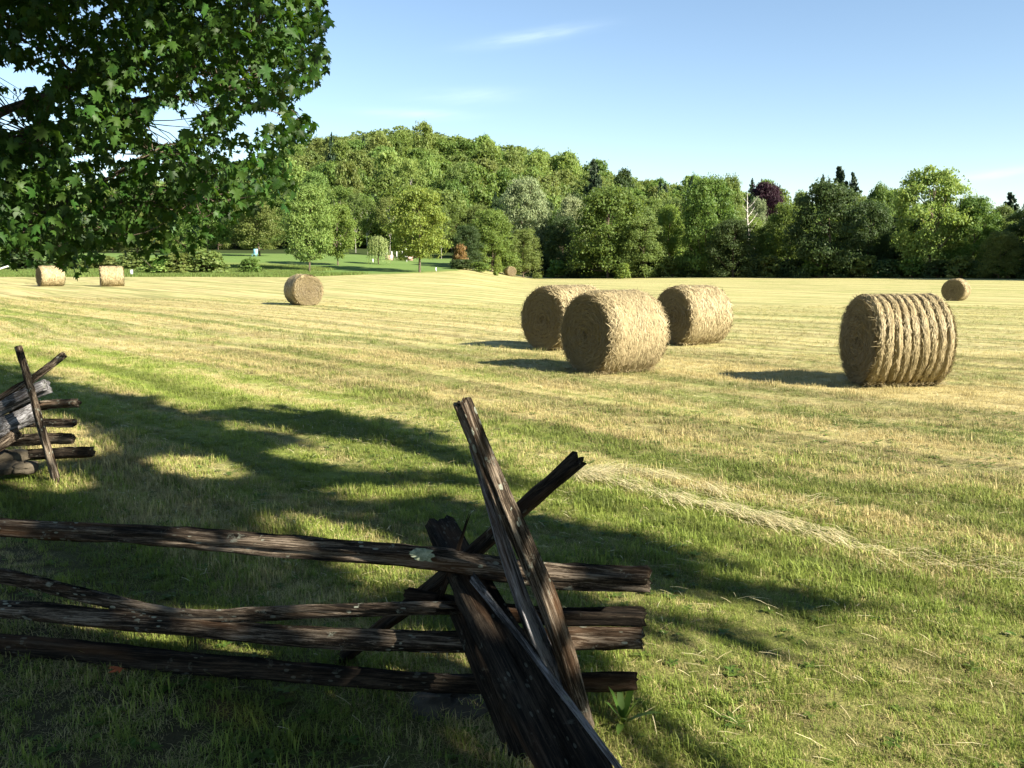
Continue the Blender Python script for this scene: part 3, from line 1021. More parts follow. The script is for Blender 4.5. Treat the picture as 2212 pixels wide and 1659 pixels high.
sel = []
for (x, y) in cand:
    z = gz(x, y)
    h = rg.uniform(11, 16.5) if y < 320 else rg.uniform(9.5, 12)
    u, v, _ = project(np.array([[x, y, z + h]]))
    u, v = u[0], v[0]
    if u < -20 or u > 800: continue
    lim = np.interp(u, [-20, 215, 300, 420, 470, 640, 720, 800], [215, 225, 218, 212, 205, 196, 192, 192])
    if v > lim: continue
    sel.append((y, x, z, h))
sel.sort()
near_sel = sel[:205]
rest = sel[205:]
for (y, x, z, h) in near_sel:
    tone = rg.choice(['olive', 'mid', 'dark', 'light'], p=[.42, .38, .08, .12])
    if rg.random() < 0.04:
        o = obj('spruce_tree', spruce_hill, None, (x, y, z - .3)); o.scale = (5.5, 5.5, h * 1.15)
        tag(o, 'dark spruce among the broadleaf trees of the hill forest', 'tree', 'spruces in the hill forest')
        continue
    vs = [v for v in range(3) if (tone, v) in hill_meshes]
    o = obj('broadleaf_tree', hill_meshes[(tone, int(rg.choice(vs)))], None, (x, y, z - .3))
    w = rg.uniform(7.5, 13) if y < 320 else rg.uniform(7, 10)
    h *= rg.uniform(.88, 1.15) if y < 320 else 1.0
    o.scale = (w, w * rg.uniform(.8, 1.15), h); o.rotation_euler = (0, 0, rg.random() * 6.28)
    tag(o, HL[str(tone)], 'tree', '%s trees of the hill forest' % tone)
# the rest of the wood, seen as one mass along the crest and on the far slopes
if True:
    acc = Acc()
    more = [(y, x, z, h) for (y, x, z, h) in rest]
    for (x, y) in [(x, y) for y in (395, 407, 419, 431) for x in np.arange(-560, 560, 11.0)]:
        if not (-150 < x < 130 and y < 412):
            more.append((y, x + rg.normal() * 2, gz(x, y), rg.uniform(8, 12.5)))
    lite = []
    for q in range(4):
        me, _ = crown_proto('hill_tree', 300 + q, 'oval' if q % 2 else 'round', LEAF['olive'], 0.10, 22, 46, 0.031, 0.17)
        co = np.empty(len(me.vertices) * 3, np.float32); me.vertices.foreach_get('co', co)
        rd = np.empty(len(me.vertices), np.float32); me.attributes['rnd'].data.foreach_get('value', rd)
        lite.append((co.reshape(-1, 3).astype(float), rd)); bpy.data.meshes.remove(me)
    for q, (y, x, z, h) in enumerate(more):
        co, rd = lite[int(rg.integers(0, 4))]
        w = rg.uniform(9.5, 13.5); an = rg.random() * 6.28
        ca, sa = math.cos(an) * w, math.sin(an) * w
        V = np.stack([x + co[:, 0] * ca - co[:, 1] * sa, y + co[:, 0] * sa + co[:, 1] * ca, z - .3 + co[:, 2] * h], -1)
        acc.add(V, np.arange(len(V)).reshape(-1, 4), np.clip(rd * .45 + rg.random() * .55, 0, 1))
    tag(obj('forest', acc.mesh('forest', [LEAF['olive']])), 'forest running on over the crest and far sides of the hill', kind='stuff')

# every packed tree gets the label of its own place
MARKS = [(60, 'the leftmost far bale'), (250, 'the second far bale'), (455, 'the thicket before the lawn'), (566, 'the spreading lawn tree'), (672, 'the pale two stemmed tree'), (735, 'the yellow green tree'),
         (820, 'the willow'), (905, 'the open crowned tree'), (1010, 'the browning bush'), (1100, 'the tiny farthest bale'), (1215, 'the left rear bale'),
         (1312, 'the big broad tree'), (1440, 'the yellow green gap tree'), (1525, 'the feathery topped tree'), (1617, 'the dead snag'), (1700, 'the copper beech'), (1780, 'the skyline spruces'),
         (1880, 'the ribbed bale'), (2000, 'the tallest light tree'), (2100, 'the far dark faced bale'), (2200, 'the right edge')]
ORD = ['first', 'second', 'third', 'fourth', 'fifth', 'sixth', 'seventh', 'eighth', 'ninth', 'tenth', 'eleventh', 'twelfth']
bpy.context.view_layer.update()
cells = {}
for o in COL.objects:
    if o.parent is not None or 'group' not in o: continue
    g_ = o['group']
    if 'beyond the right' in g_: continue
    top = o.location.z + (o.scale.z if o.type == 'MESH' else 8)
    u_, v_, _ = project(np.array([[o.location.x, o.location.y, top]]))
    dx = u_[0] * 2.16
    mk = min(MARKS, key=lambda q: abs(q[0] - dx))[1]
    tone = g_.split()[0]
    tone = {'mid': 'mid green', 'olive': 'olive', 'dark': 'dark green', 'light': 'light green', 'spruces': 'dark'}[tone]
    if 'hill' in g_:
        band = 'on the hilltop' if v_[0] < 150 else ('halfway uphill' if v_[0] < 180 else 'low on the hill')
        base = ('spruce' if 'spruce' in g_ else tone + ' tree') + ' ' + band + ' above ' + mk
        base = base.replace('slope of the hill', 'hill')
    elif 'shrub' in g_:
        base = tone + ' shrub below the wood beneath ' + mk
    else:
        base = tone + ' crown in woods behind ' + mk
    cells.setdefault(base, []).append((dx, o))
for base, lst in cells.items():
    lst.sort(key=lambda q: q[0])
    for i_, (dx, o) in enumerate(lst):
        if len(lst) == 1: o['label'] = base
        elif len(lst) == 2: o['label'] = ('left ' if i_ == 0 else 'right ') + base
        else: o['label'] = ORD[min(i_, 11)] + ' from left, ' + base

# ------------------------------------------------------------------ hay bales
def ribbons(P0, Dv, Nv, L, w, rng, curve=0.15):
    """bent thin straws: P0 start, Dv direction, Nv lift direction"""
    n = len(P0)
    side = normalize(np.cross(Dv, Nv))
    L = L[:, None]; w = w[:, None]
    out = []
    for t, lift, wt in ((0, 0, 1.0), (0.5, curve, 1.0), (1.0, curve * 0.2, 0.5)):
        c = P0 + Dv * L * t + Nv * L * lift
        out += [c - side * w * wt, c + side * w * wt]
    V = np.stack(out, 1).reshape(-1, 3)
    b = np.arange(n)[:, None] * 6
    F = np.concatenate([b + np.array([[0, 1, 3, 2]]), b + np.array([[2, 3, 5, 4]])])
    return V, F, np.repeat(rng.random(n), 6)


def bale(label, cx, cy, ang, L, Rr, seed, ribs=0, straw=6000, messy=0.0, roundness=0.10, sw=0.0036, nuc=96):
    rng = np.random.default_rng(seed)
    zc = gz(cx, cy) + Rr * 0.96
    e = empty('hay_bale', (cx, cy, gz(cx, cy)))
    tag(e, label, 'hay bale', 'round hay bales in the field')
    e.rotation_euler = (0, 0, ang)
    # side surface
    nxs = (130 if ribs else 60) if straw > 4000 else 28
    tt = np.linspace(0, 1, nxs)
    xx = (tt - .5) * L
    ed = np.minimum(tt, 1 - tt) * L
    prof = Rr * (1 - 0.14 * np.clip(1 - ed / roundness, 0, 1) ** 2.2)
    phi = np.linspace(0, 2 * math.pi, nuc, endpoint=False)
    X, PH = np.meshgrid(xx, phi, indexing='ij')
    RR = prof[:, None] * np.ones_like(PH)
    if ribs:
        s = ((X / L + .5) + .018 * np.sin((X / L + .5) * 17)) * ribs + 0.12 * np.sin(PH * 2 + 1) + .1 * np.sin(PH * 3 + X * 4)
        g = np.abs(np.sin(math.pi * s))
        RR = RR - 0.078 * (1 - g) ** 1.9
    RR += (vnoise(X * 6 + 20, np.cos(PH) * 3 + 20, seed) - .5) * 0.05 + (vnoise(X * 14 + 40, PH * 7 + 40, seed + 1) - .5) * 0.03
    RR += (0.006 if ribs else 0.014) * rng.normal(size=RR.shape)
    Z = np.sin(PH) * RR
    Z = np.where(Z < -0.90 * Rr, -0.90 * Rr + (Z + .90 * Rr) * .25, Z)     # settled on the ground
    Yv = np.cos(PH) * RR * 1.01
    V = np.stack([X, Yv, Z + Rr * .93], -1).reshape(-1, 3)
    i = np.arange(nxs - 1)[:, None] * nuc; j = np.arange(nuc)[None, :]; k = (j + 1) % nuc
    F = np.stack([i + j, i + k, i + nuc + k, i + nuc + j], -1).reshape(-1, 4)
    obj('bale_side', mesh_np('bale_side', V, F, [M['hay_side']], False), e)
    # two end faces, wound in rings
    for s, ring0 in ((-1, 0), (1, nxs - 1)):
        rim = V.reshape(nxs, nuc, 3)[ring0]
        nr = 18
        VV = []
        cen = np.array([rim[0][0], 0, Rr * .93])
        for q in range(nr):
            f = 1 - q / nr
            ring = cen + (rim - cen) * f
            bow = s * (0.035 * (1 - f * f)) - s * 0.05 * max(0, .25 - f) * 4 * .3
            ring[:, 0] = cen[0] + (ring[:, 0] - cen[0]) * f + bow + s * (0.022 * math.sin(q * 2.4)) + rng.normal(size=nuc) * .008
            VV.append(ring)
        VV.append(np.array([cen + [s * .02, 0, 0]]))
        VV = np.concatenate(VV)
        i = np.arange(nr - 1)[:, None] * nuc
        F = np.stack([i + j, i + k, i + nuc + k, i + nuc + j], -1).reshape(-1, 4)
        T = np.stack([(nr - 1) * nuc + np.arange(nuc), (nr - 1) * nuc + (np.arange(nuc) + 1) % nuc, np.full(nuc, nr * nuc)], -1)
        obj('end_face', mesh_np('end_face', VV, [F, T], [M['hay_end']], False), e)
    acc = Acc()
    # straws wound round the side
    n = straw
    ph = rng.random(n) * 2 * math.pi; x0 = (rng.random(n) - .5) * L * .99
    if ribs: # fewer straws in the grooves
        s_ = (x0 / L + .5) * ribs + .12 * np.sin(ph * 2 + 1) + .1 * np.sin(ph * 3 + x0 * 4)
        keep = rng.random(n) < 0.05 + 1.1 * np.abs(np.sin(math.pi * s_)) ** 1.3
        ph, x0 = ph[keep], x0[keep]; n = len(ph)
    ed = L / 2 - np.abs(x0)
    rad = Rr * (1 - 0.14 * np.clip(1 - ed / roundness, 0, 1) ** 2.2)
    if ribs: rad = rad - 0.078 * (1 - np.abs(np.sin(math.pi * ((x0 / L + .5) * ribs + .12 * np.sin(ph * 2 + 1) + .1 * np.sin(ph * 3 + x0 * 4))))) ** 1.9
    zz = np.sin(ph) * rad
    zz = np.where(zz < -0.9 * Rr, -0.9 * Rr, zz)
    Nn = np.stack([np.zeros(n), np.cos(ph), np.sin(ph)], -1)
    P0 = np.stack([x0, np.cos(ph) * rad, zz + Rr * .93], -1) + Nn * (rng.random(n) * .015)[:, None]
    tang = np.stack([np.zeros(n), -np.sin(ph), np.cos(ph)], -1) * np.where(rng.random(n) < .5, 1, -1)[:, None]
    dirv = normalize(tang + np.stack([rng.normal(size=n) * (.22 if ribs else .38 + messy * .25), np.zeros(n), np.zeros(n)], -1) + Nn * (rng.normal(size=n) * .06 - 0.01)[:, None])
    Ls = rng.uniform(.03, .11, n) if ribs else rng.uniform(.05, .20, n)
    V, F, a = ribbons(P0, dirv, Nn, Ls, np.full(n, sw) * rng.uniform(.6, 1.3, n), rng, .06)
    acc.add(V, F, a)
    # straws on the end faces
    for s in (-1, 1):
        n = int(straw * .30)
        ph = rng.random(n) * 2 * math.pi; r = Rr * .92 * np.sqrt(rng.random(n))
        tg = np.stack([np.zeros(n), -np.sin(ph), np.cos(ph)], -1) * np.where(rng.random(n) < .5, 1, -1)[:, None]
        P0 = np.stack([np.full(n, s * (L / 2 + .02)), np.cos(ph) * r, np.maximum(np.sin(ph) * r, -.86 * Rr) + Rr * .93], -1)
        Nn = np.tile(np.array([[s, 0, 0.]]), (n, 1))
        dirv = normalize(tg + rng.normal(size=(n, 3)) * .22 + Nn * .05)
        V, F, a = ribbons(P0, dirv, Nn, rng.uniform(.05, .16, n), np.full(n, sw * .9), rng, .1)
        acc.add(V, F, a * .12)  # held to the dark straw tones to deepen the shade on the faces
    # loose sprigs that stand off the rims and the top
    n = int(straw * (.03 + messy * .075))
    ph = rng.random(n) * 2 * math.pi; s = np.where(rng.random(n) < .7, -1, 1)
    x0 = s * (L / 2 - rng.random(n) * .12)
    Nn = np.stack([s * .7, np.cos(ph), np.sin(ph)], -1)
    P0 = np.stack([x0, np.cos(ph) * Rr * .93, np.sin(ph) * Rr * .93 + Rr * .93], -1)
    P0[:, 2] = np.maximum(P0[:, 2], .03)
    dirv = normalize(rng.normal(size=(n, 3)) + Nn * .5)
    dirv[:, 2] = np.where(P0[:, 2] < .2, np.abs(dirv[:, 2]) * .3, dirv[:, 2])
    V, F, a = ribbons(P0, dirv, Nn, rng.uniform(.03, .15, n), np.full(n, sw * .6), rng, .1)
    acc.add(V, F, a)
    # hay shed round its foot
    n = int(straw * .05)
    if n:
        P0 = np.stack([(rng.random(n) - .5) * L * 1.1, np.where(rng.random(n) < .5, 1, -1) * rng.uniform(.15, .65, n) * Rr, rng.uniform(.02, .07, n)], -1)
        dirv = normalize(np.stack([rng.normal(size=n), rng.normal(size=n), rng.normal(size=n) * .12], -1))
        V, F, a = ribbons(P0, dirv, np.tile([[0, 0, 1.]], (n, 1)), rng.uniform(.06, .2, n), np.full(n, sw), rng, .12)
        acc.add(V, F, a)
    tag(obj('loose_straw', acc.mesh('loose_straw', [M['straw']]), e), kind='stuff')
    if ribs:
        for q in range(1, ribs):
            ph = np.linspace(0, 2 * math.pi, 49)
            rr_ = Rr - .064 + 0.008 * np.sin(ph * 5 + q)
            pts = np.stack([(q / ribs - .5) * L - .12 / ribs * L * np.sin(ph * 2 + 1), np.cos(ph) * rr_, np.maximum(np.sin(ph) * rr_, -.9 * Rr) + Rr * .93], -1)
            V, F = tube(pts, .0055, 4)
            obj('twine', mesh_np('twine', V, F, [M['twine']]), e)
    return e


def bale_disc(label, u, v, y, phi, L, Rr, seed, **k):
    """bale given by the pixel of the centre of its left end face; the axis runs back to the right at angle phi"""
    p = P(u, v, y)
    ax = Vector((math.cos(phi), math.sin(phi)))
    return bale(label, p.x + ax.x * L / 2, y + ax.y * L / 2, phi, L, Rr, seed, **k)


bale('large ribbed bale standing alone at right with grooves pressed by its twine', 6.2, 14.9, R(3), 1.22, 0.745, 1, ribs=9, straw=26000, messy=.5, roundness=.07)
bale_disc('front bale of the group of three, shaggy with loose straw around its shaded face', 587, 328, 16.1, R(35), 1.25, 0.735, 2, straw=30000, messy=1.2, roundness=.22)
bale_disc('left rear bale of the group of three, partly hidden by the front one', 543, 316, 20.6, R(42), 1.5, 0.73, 3, straw=16000, roundness=.2, messy=.4, sw=.006)
bale_disc('right rear bale of the group of three with its side in full sun', 673, 313, 22.6, R(32), 1.30, 0.73, 4, straw=16000, roundness=.2, messy=.6, sw=.006)
bale('small bale at left on its own with its sunlit end facing the camera', -9.95, 44.3, R(-60) , 1.45, 0.75, 5, straw=5000, messy=.3, sw=.010)
bale('leftmost far bale below the overhanging maple leaves', (53.5 - 512) / FPX * 67, 67, R(43), 1.55, 0.75, 6, roundness=.2, straw=3000, messy=.2, sw=.013, ribs=0)
bale('far bale beneath the maple leaves, second from the left', (114.5 - 512) / FPX * 67, 67, R(25), 1.5, 0.74, 7, roundness=.18, straw=3000, messy=.2, sw=.013)
bale('tiny farthest bale near the central tree line', (510.5 - 512) / FPX * 138, 138, R(-72), 1.3, 0.74, 8, straw=1500, messy=.1, sw=.02, nuc=48)
bale('distant dark faced bale behind the large ribbed bale', (954 - 512) / FPX * 57, 57, R(50), 1.3, 0.68, 9, straw=4000, messy=.3, sw=.011)

# ------------------------------------------------------------------ split rail fence
def rail(name, parent, pts, w, h, seed, mat, twist=0.2, taper=(1, 1), ragged=0.0, sides=9, label=None, rough=1.0):
    """riven rail along world points; w across, h high"""
    rng = np.random.default_rng(seed)
    A = np.array(pts[0], float); B = np.array(pts[-1], float)
    Lw = np.linalg.norm(B - A)
    q = Vector(B - A).to_track_quat('X', 'Z')
    qi = q.inverted()
    loc = [np.array(qi @ Vector(np.array(p) - A)) for p in pts]
    n = max(22, int(Lw / 0.035))
    cl = smooth_curve(loc, n)
    t = np.linspace(0, 1, n)
    m = 26
    # base section: an irregular wedge with ridges
    corner = np.sort(rng.random(rng.integers(4, 6)) * 2 * math.pi)
    ang = np.linspace(0, 2 * math.pi, m, endpoint=False)
    base = np.ones(m)
    for c in corner:
        d = np.abs((ang - c + math.pi) % (2 * math.pi) - math.pi)
        base += 0.42 * np.exp(-(d / .30) ** 2)
    base = base / base.max()
    V = np.zeros((n, m, 3))
    fib = rng.normal(size=m) * 0.08
    for i in range(n):
        tw = twist * (t[i] - .5)
        tp = taper[0] * (1 - t[i]) + taper[1] * t[i]
        k = base * (1 + fib)
        V[i, :, 0] = cl[i, 0]
        a2 = ang + tw
        V[i, :, 1] = cl[i, 1] + np.cos(a2) * k * w / 2 * tp * 1.08
        V[i, :, 2] = cl[i, 2] + np.sin(a2) * k * h / 2 * tp * 1.08
    # long wavy relief + splinters, elongated along the grain
    ii, jj = np.meshgrid(np.arange(n), np.arange(m), indexing='ij')
    rel = (vnoise(ii * .10 * 1.0 + seed, jj * 1.0 + seed, seed) - .5) * .22 + (vnoise(ii * .35 + 3 * seed, jj * 2.0 + 9, seed + 5) - .5) * .16
    cen = cl[:, None, :]
    V[:, :, 1:] += (V[:, :, 1:] - cen[:, :, 1:]) * rel[:, :, None] * rough
    # deep checks running along the grain
    for c in rng.integers(0, m, 3):
        s0 = rng.random() * .6; s1 = s0 + .2 + .4 * rng.random()
        dep = sstep(s0, s0 + .06, t) * (1 - sstep(s1 - .06, s1, t)) * .30
        V[:, c, 1:] += (cen[:, 0, 1:] - V[:, c, 1:]) * dep[:, None]
    # uneven ends
    V[0, :, 0] += rng.normal(size=m) * (.008 + .05 * ragged); V[-1, :, 0] += rng.normal(size=m) * (.008 + .05 * ragged)
    V = V.reshape(-1, 3)
    i = np.arange(n - 1)[:, None] * m; j = np.arange(m)[None, :]; k = (j + 1) % m
    F = np.stack([i + j, i + k, i + m + k, i + m + j], -1).reshape(-1, 4)
    e0, e1 = len(V), len(V) + 1
    V = np.concatenate([V, [cl[0]], [cl[-1]]])
    T = np.concatenate([np.stack([(np.arange(m) + 1) % m, np.arange(m), np.full(m, e0)], -1),
                        np.stack([(n - 1) * m + np.arange(m), (n - 1) * m + (np.arange(m) + 1) % m, np.full(m, e1)], -1)])
    me = mesh_np(name, V, [F, T], [mat], False)
    o = obj(name, me, parent)
    o.rotation_mode = 'QUATERNION'
    o.rotation_quaternion = q
    o.location = Vector(A) - parent.location
    if label: o['label'] = label
    return o


def DP(*a):
    return [tuple(D(*q)) for q in a]


W, WD, WG = M['wood'], M['wood_dark'], M['wood_grey']
nf = empty('split_rail_fence', (0.2, 3.75, 0))
tag(nf, 'near zigzag split rail fence with crossed stakes over its corner, mostly in shade', 'fence')
# stacked rails that run off to the left
rail('rail', nf, DP((-420, 1110, 5.0), (0, 1140, 4.55), (300, 1155, 4.3), (600, 1182, 4.05), (900, 1203, 3.85), (1170, 1243, 3.72), (1402, 1252, 3.62)), .09, .098, 3, W, taper=(.9, 1.05), label='top rail flecked with white lichen')
rail('rail', nf, DP((-400, 1190, 5.0), (0, 1245, 4.5), (200, 1290, 4.35), (400, 1330, 4.15), (650, 1322, 3.98), (962, 1312, 3.76)), .085, .085, 8, W, taper=(1.1, .85), ragged=.8, label='sagging second rail with a ragged broken end')
rail('rail', nf, DP((-420, 1290, 4.95), (0, 1315, 4.48), (300, 1345, 4.2), (600, 1372, 3.98), (860, 1385, 3.84), (1130, 1385, 3.72), (1385, 1378, 3.64)), .10, .105, 11, W, taper=(1.0, .95))
rail('rail', nf, DP((-400, 1365, 4.7), (0, 1388, 4.3), (400, 1428, 4.05), (700, 1455, 3.9), (1000, 1472, 3.78), (1373, 1468, 3.66)), .095, .105, 14, WD, taper=(1.1, .75))
rail('rail', nf, DP((880, 1290, 3.95), (1130, 1330, 3.78), (1390, 1335, 3.68)), .10, .105, 17, WD, taper=(.9, 1.0), label='short rail end sticking out to the right')
# rails of the next panel coming towards the camera's right
rail('rail', nf, DP((950, 1133, 4.25), (1025, 1280, 3.75), (1100, 1420, 3.35), (1225, 1650, 2.9), (1300, 1800, 2.65)), .25, .17, 20, WD, taper=(.55, 1.05), twist=.1, label='massive dark rail end slanting down towards the lower right')
rail('rail', nf, DP((985, 1300, 3.80), (1050, 1460, 3.55), (1130, 1660, 3.3), (1180, 1780, 3.15)), .10, .09, 23, WD, taper=(1, .9))
# crossed stakes
rail('stake', nf, DP((998, 868, 3.50), (1052, 1000, 3.52), (1108, 1130, 3.53), (1168, 1265, 3.54), (1215, 1400, 3.55), (1268, 1600, 3.58)), .070, .075, 26, W, taper=(.95, 1.0), twist=.5, label='upright brown stake with its split top above the fence corner')
rail('stake', nf, DP((1024, 965, 3.60), (1062, 1090, 3.61), (1118, 1270, 3.62), (1172, 1400, 3.62), (1228, 1520, 3.60)), .12, .12, 29, WG, taper=(.42, 1.15), twist=.9, label='silver grey stake pressed against the brown one')
rail('stake', nf, DP((1250, 992, 3.80), (1130, 1098, 3.84), (1010, 1205, 3.96), (880, 1310, 4.08), (735, 1425, 4.2)), .085, .085, 32, WD, taper=(1.0, .9), twist=.2, label='dark square ended stake leaning to the upper right')
rail('stake', nf, DP((1008, 1128, 3.85), (985, 1200, 3.85), (950, 1290, 3.86)), .035, .03, 35, WD, taper=(.5, 1.6), ragged=.5)
# thin pale rail added as the sunlit upper edge of the slanting beam
rail('rail', nf, DP((1022, 1248, 3.72), (1085, 1330, 3.52), (1160, 1425, 3.28), (1240, 1530, 3.03), (1345, 1668, 2.75)), .026, .03, 38, WG, taper=(1.3, .8), label='pale strip standing in for the sunlit upper edge of the slanting beam')

# lichen rosette on the top rail
lp = D(915, 1190, 3.80)
rg = np.random.default_rng(2)
an = np.linspace(0, 2 * math.pi, 30, endpoint=False)
rr_ = 1 + .12 * rg.normal(size=30)
V = np.stack([np.cos(an) * .055 * rr_, np.full(30, 0.0) + .004 * rg.normal(size=30), np.sin(an) * .026 * rr_], -1)
V2 = V * .6 + np.array([0, -.008, 0]); V3 = np.array([[0, -.009, 0]])
j = np.arange(30); k = (j + 1) % 30
F = np.stack([j, k, 30 + k, 30 + j], -1); T = np.stack([30 + j, 30 + k, np.full(30, 60)], -1)
lo = obj('lichen_patch', mesh_np('lichen_patch', np.concatenate([V, V2, V3]), [F, T], [M['lichen']], True), nf)
lo.location = Vector(lp) - nf.location + Vector((0, -.052, 0.0))
lo.rotation_euler = (R(-20), R(6), R(-8))

# far corner of the fence at the left edge
def Z(zx, zy, y):      # pixels of an enlarged crop of the left edge
    return tuple(P(zx * .104, 329.4 + zy * .104, y))


ff = empty('split_rail_fence', (-4.0, 8.2, 0))
tag(ff, 'farther split rail fence corner at the left edge with a sunlit leaning stake', 'fence')
rail('stake', ff, [Z(180, 165, 7.75), Z(290, 540, 7.75), Z(400, 950, 7.75), Z(575, 1560, 7.8)], 0.095, 0.088, 41, W, taper=(.8, 1.1), label='sunlit stake leaning left with a rounded top')
rail('stake', ff, [Z(615, 250, 8.15), Z(300, 490, 8.15), Z(0, 680, 8.2), Z(-500, 1030, 8.3)], 0.084, 0.074, 44, W, taper=(.9, 1.1))
rail('rail', ff, [Z(455, 535, 8.0), Z(150, 670, 8.0), Z(0, 760, 8.0), Z(-700, 1080, 7.9)], 0.135, 0.135, 47, WG, label='silver grey rail slanting down to the left')
rail('rail', ff, [Z(330, 800, 8.05), Z(100, 900, 8.0), Z(-60, 960, 7.9), Z(-700, 1260, 7.7)], 0.135, 0.162, 50, WG)
rail('rail', ff, [Z(180, 985, 8.0), Z(0, 1110, 7.85), Z(-600, 1450, 7.6)], 0.108, 0.115, 53, W)
rail('rail', ff, [Z(745, 700, 8.1), Z(500, 712, 8.15), Z(250, 735, 8.2), Z(-500, 790, 8.4)], 0.108, 0.108, 56, W, taper=(1, 1))
rail('rail', ff, [Z(715, 900, 8.1), Z(420, 900, 8.15), Z(130, 910, 8.2), Z(-500, 950, 8.4)], 0.108, 0.095, 59, W)
rail('rail', ff, [Z(700, 1045, 8.1), Z(450, 1050, 8.15), Z(170, 1062, 8.2), Z(-500, 1100, 8.4)], 0.108, 0.101, 62, W)
rail('rail', ff, [Z(875, 1185, 8.05), Z(700, 1190, 8.1), Z(500, 1200, 8.15), Z(100, 1220, 8.3)], 0.115, 0.108, 65, WD)


def stone(loc, size, seed, label, rot=0, group=None):
    rng = np.random.default_rng(seed)
    n1, n2 = 14, 20
    th = np.linspace(.02, math.pi - .02, n1); ph = np.linspace(0, 2 * math.pi, n2, endpoint=False)
    T_, P_ = np.meshgrid(th, ph, indexing='ij')
    d = np.stack([np.sin(T_) * np.cos(P_), np.sin(T_) * np.sin(P_), np.cos(T_)], -1)
    p = 3.0 + seed % 2
    r = (np.abs(d) ** p).sum(-1) ** (-1 / p)
    V = d * r[..., None]
    V = V * (1 + .06 * (vnoise(T_ * 3 + seed, P_ * 2 + seed, seed)[..., None] - .5)) + (vnoise(T_ * 5 + seed, P_ * 4 + seed, seed + 3)[..., None] - .5) * .35 * np.abs(V) + rng.normal(size=V.shape) * .02
    V = (V * np.array(size) / 2).reshape(-1, 3)
    i = np.arange(n1 - 1)[:, None] * n2; j = np.arange(n2)[None, :]; k = (j + 1) % n2
    F = np.stack([i + j, i + n2 + j, i + n2 + k, i + k], -1).reshape(-1, 4)
    caps = [np.arange(n2)[None, ::-1].reshape(1, -1)]
    o = obj('stone', mesh_np('stone', V, F, [M['stone']], True))
    o.location = loc; o.rotation_euler = (0, 0, rot)
    return tag(o, label, 'stone', group)


stone(Vector(D(975, 1540, 3.78)), (.36, .30, .15), 1, 'upper flat fieldstone propping the near fence corner', .1)
stone(Vector(D(985, 1622, 3.68)), (.34, .32, .17), 2, 'lower fieldstone under the near fence corner', .3)
stone(Z(60, 1230, 8.1), (.34, .3, .11), 3, 'tan fieldstone below the grey rails of the far fence corner', .2)
stone(Z(40, 1330, 7.9), (.30, .3, .10), 4, 'brown fieldstone half sunk in the grass at the left edge', .6)
stone(Z(240, 1330, 7.9), (.20, .18, .10), 5, 'small reddish fieldstone beside the sunlit stake', .4)

# ------------------------------------------------------------------ maple tree at the upper left
LEAFH = [(0, 0), (.30, -.12), (.23, .10), (.40, .10), (.56, .40), (.38, .36), (.20, .42), (.27, .70), (.10, .66), (0, 1.0)]
LO = np.array(LEAFH + [(-x, y) for x, y in LEAFH[-2:0:-1]])
LO = np.concatenate([LO, [[0, .33]]])
nL = len(LO) - 1
LV = np.stack([LO[:, 0], LO[:, 1], -.34 * LO[:, 1] ** 2 - .42 * np.abs(LO[:, 0]) + .05], -1)
LF = np.array([[i, (i + 1) % nL, nL] for i in range(nL)])
LS = [(0, 0), (.42, -.02), (.50, .38), (.20, .46), (0, 1.0), (-.20, .46), (-.50, .38), (-.42, -.02)]
LSV = np.array([(x, y, -.2 * y * y - .3 * abs(x)) for x, y in LS])
LSF = np.array([[0, 1, 2], [0, 2, 3], [0, 3, 4], [0, 4, 5], [0, 5, 6], [0, 6, 7]])


def leaf_frames(n, rng, droop=0.75):
    tip = normalize(np.stack([rng.normal(size=n) * .7, rng.normal(size=n) * .7, -droop + rng.normal(size=n) * .35], -1))
    nn = rng.normal(size=(n, 3)) * .55 + np.array([0.25, -.2, .9])
    nn = normalize(nn - tip * (nn * tip).sum(-1, keepdims=True))
    sd = np.cross(tip, nn)
    return sd, tip, nn


def leaf_batch(Pp, size, rng, LVv, LFf, droop=.75):
    n = len(Pp); sd, tip, nn = leaf_frames(n, rng, droop)
    s = size[:, None, None]
    V = Pp[:, None, :] + s * (LVv[None, :, 0:1] * sd[:, None] + LVv[None, :, 1:2] * tip[:, None] + LVv[None, :, 2:3] * nn[:, None])
    k = len(LVv)
    F = (np.arange(n)[:, None, None] * k + LFf[None]).reshape(-1, 3)
    return V.reshape(-1, 3), F, np.repeat(rng.random(n), k)


rg = np.random.default_rng(12)
POLY = np.array([(700, -60), (712, 20), (700, 60), (706, 140), (690, 165), (650, 185), (612, 215), (676, 235), (684, 285), (640, 300), (615, 320), (640, 350),
                 (655, 400), (640, 425), (590, 430), (545, 435), (500, 470), (455, 480), (452, 520), (425, 556), (375, 545), (330, 585), (300, 545), (262, 520),
                 (228, 520), (200, 545), (160, 588), (130, 548), (40, 566), (0, 552), (-250, 560), (-500, 450), (-500, -900), (300, -900), (600, -500)]) * 1024 / 2212
HOLES = [(372, 255, 45, 28, -.5), (350, 285, 30, 20, 0.3), (20, 160, 40, 22, .2), (75, 165, 30, 16, 0), (20, 215, 30, 18, 0), (150, 140, 14, 10, 0), (185, 190, 14, 10, 0),
         (60, 90, 16, 10, 0), (30, 260, 28, 16, 0), (120, 250, 16, 10, 0), (200, 15, 22, 8, 0), (250, 30, 12, 7, 0), (310, 190, 16, 14, 0), (545, 255, 24, 16, 0), (520, 285, 24, 16, 0),
         (440, 225, 18, 10, 0), (270, 330, 26, 12, 0), (345, 390, 14, 9, 0), (170, 335, 20, 10, 0), (510, 330, 22, 14, 0), (590, 245, 16, 18, 0), (115, 430, 14, 8, 0), (420, 180, 14, 9, 0)]


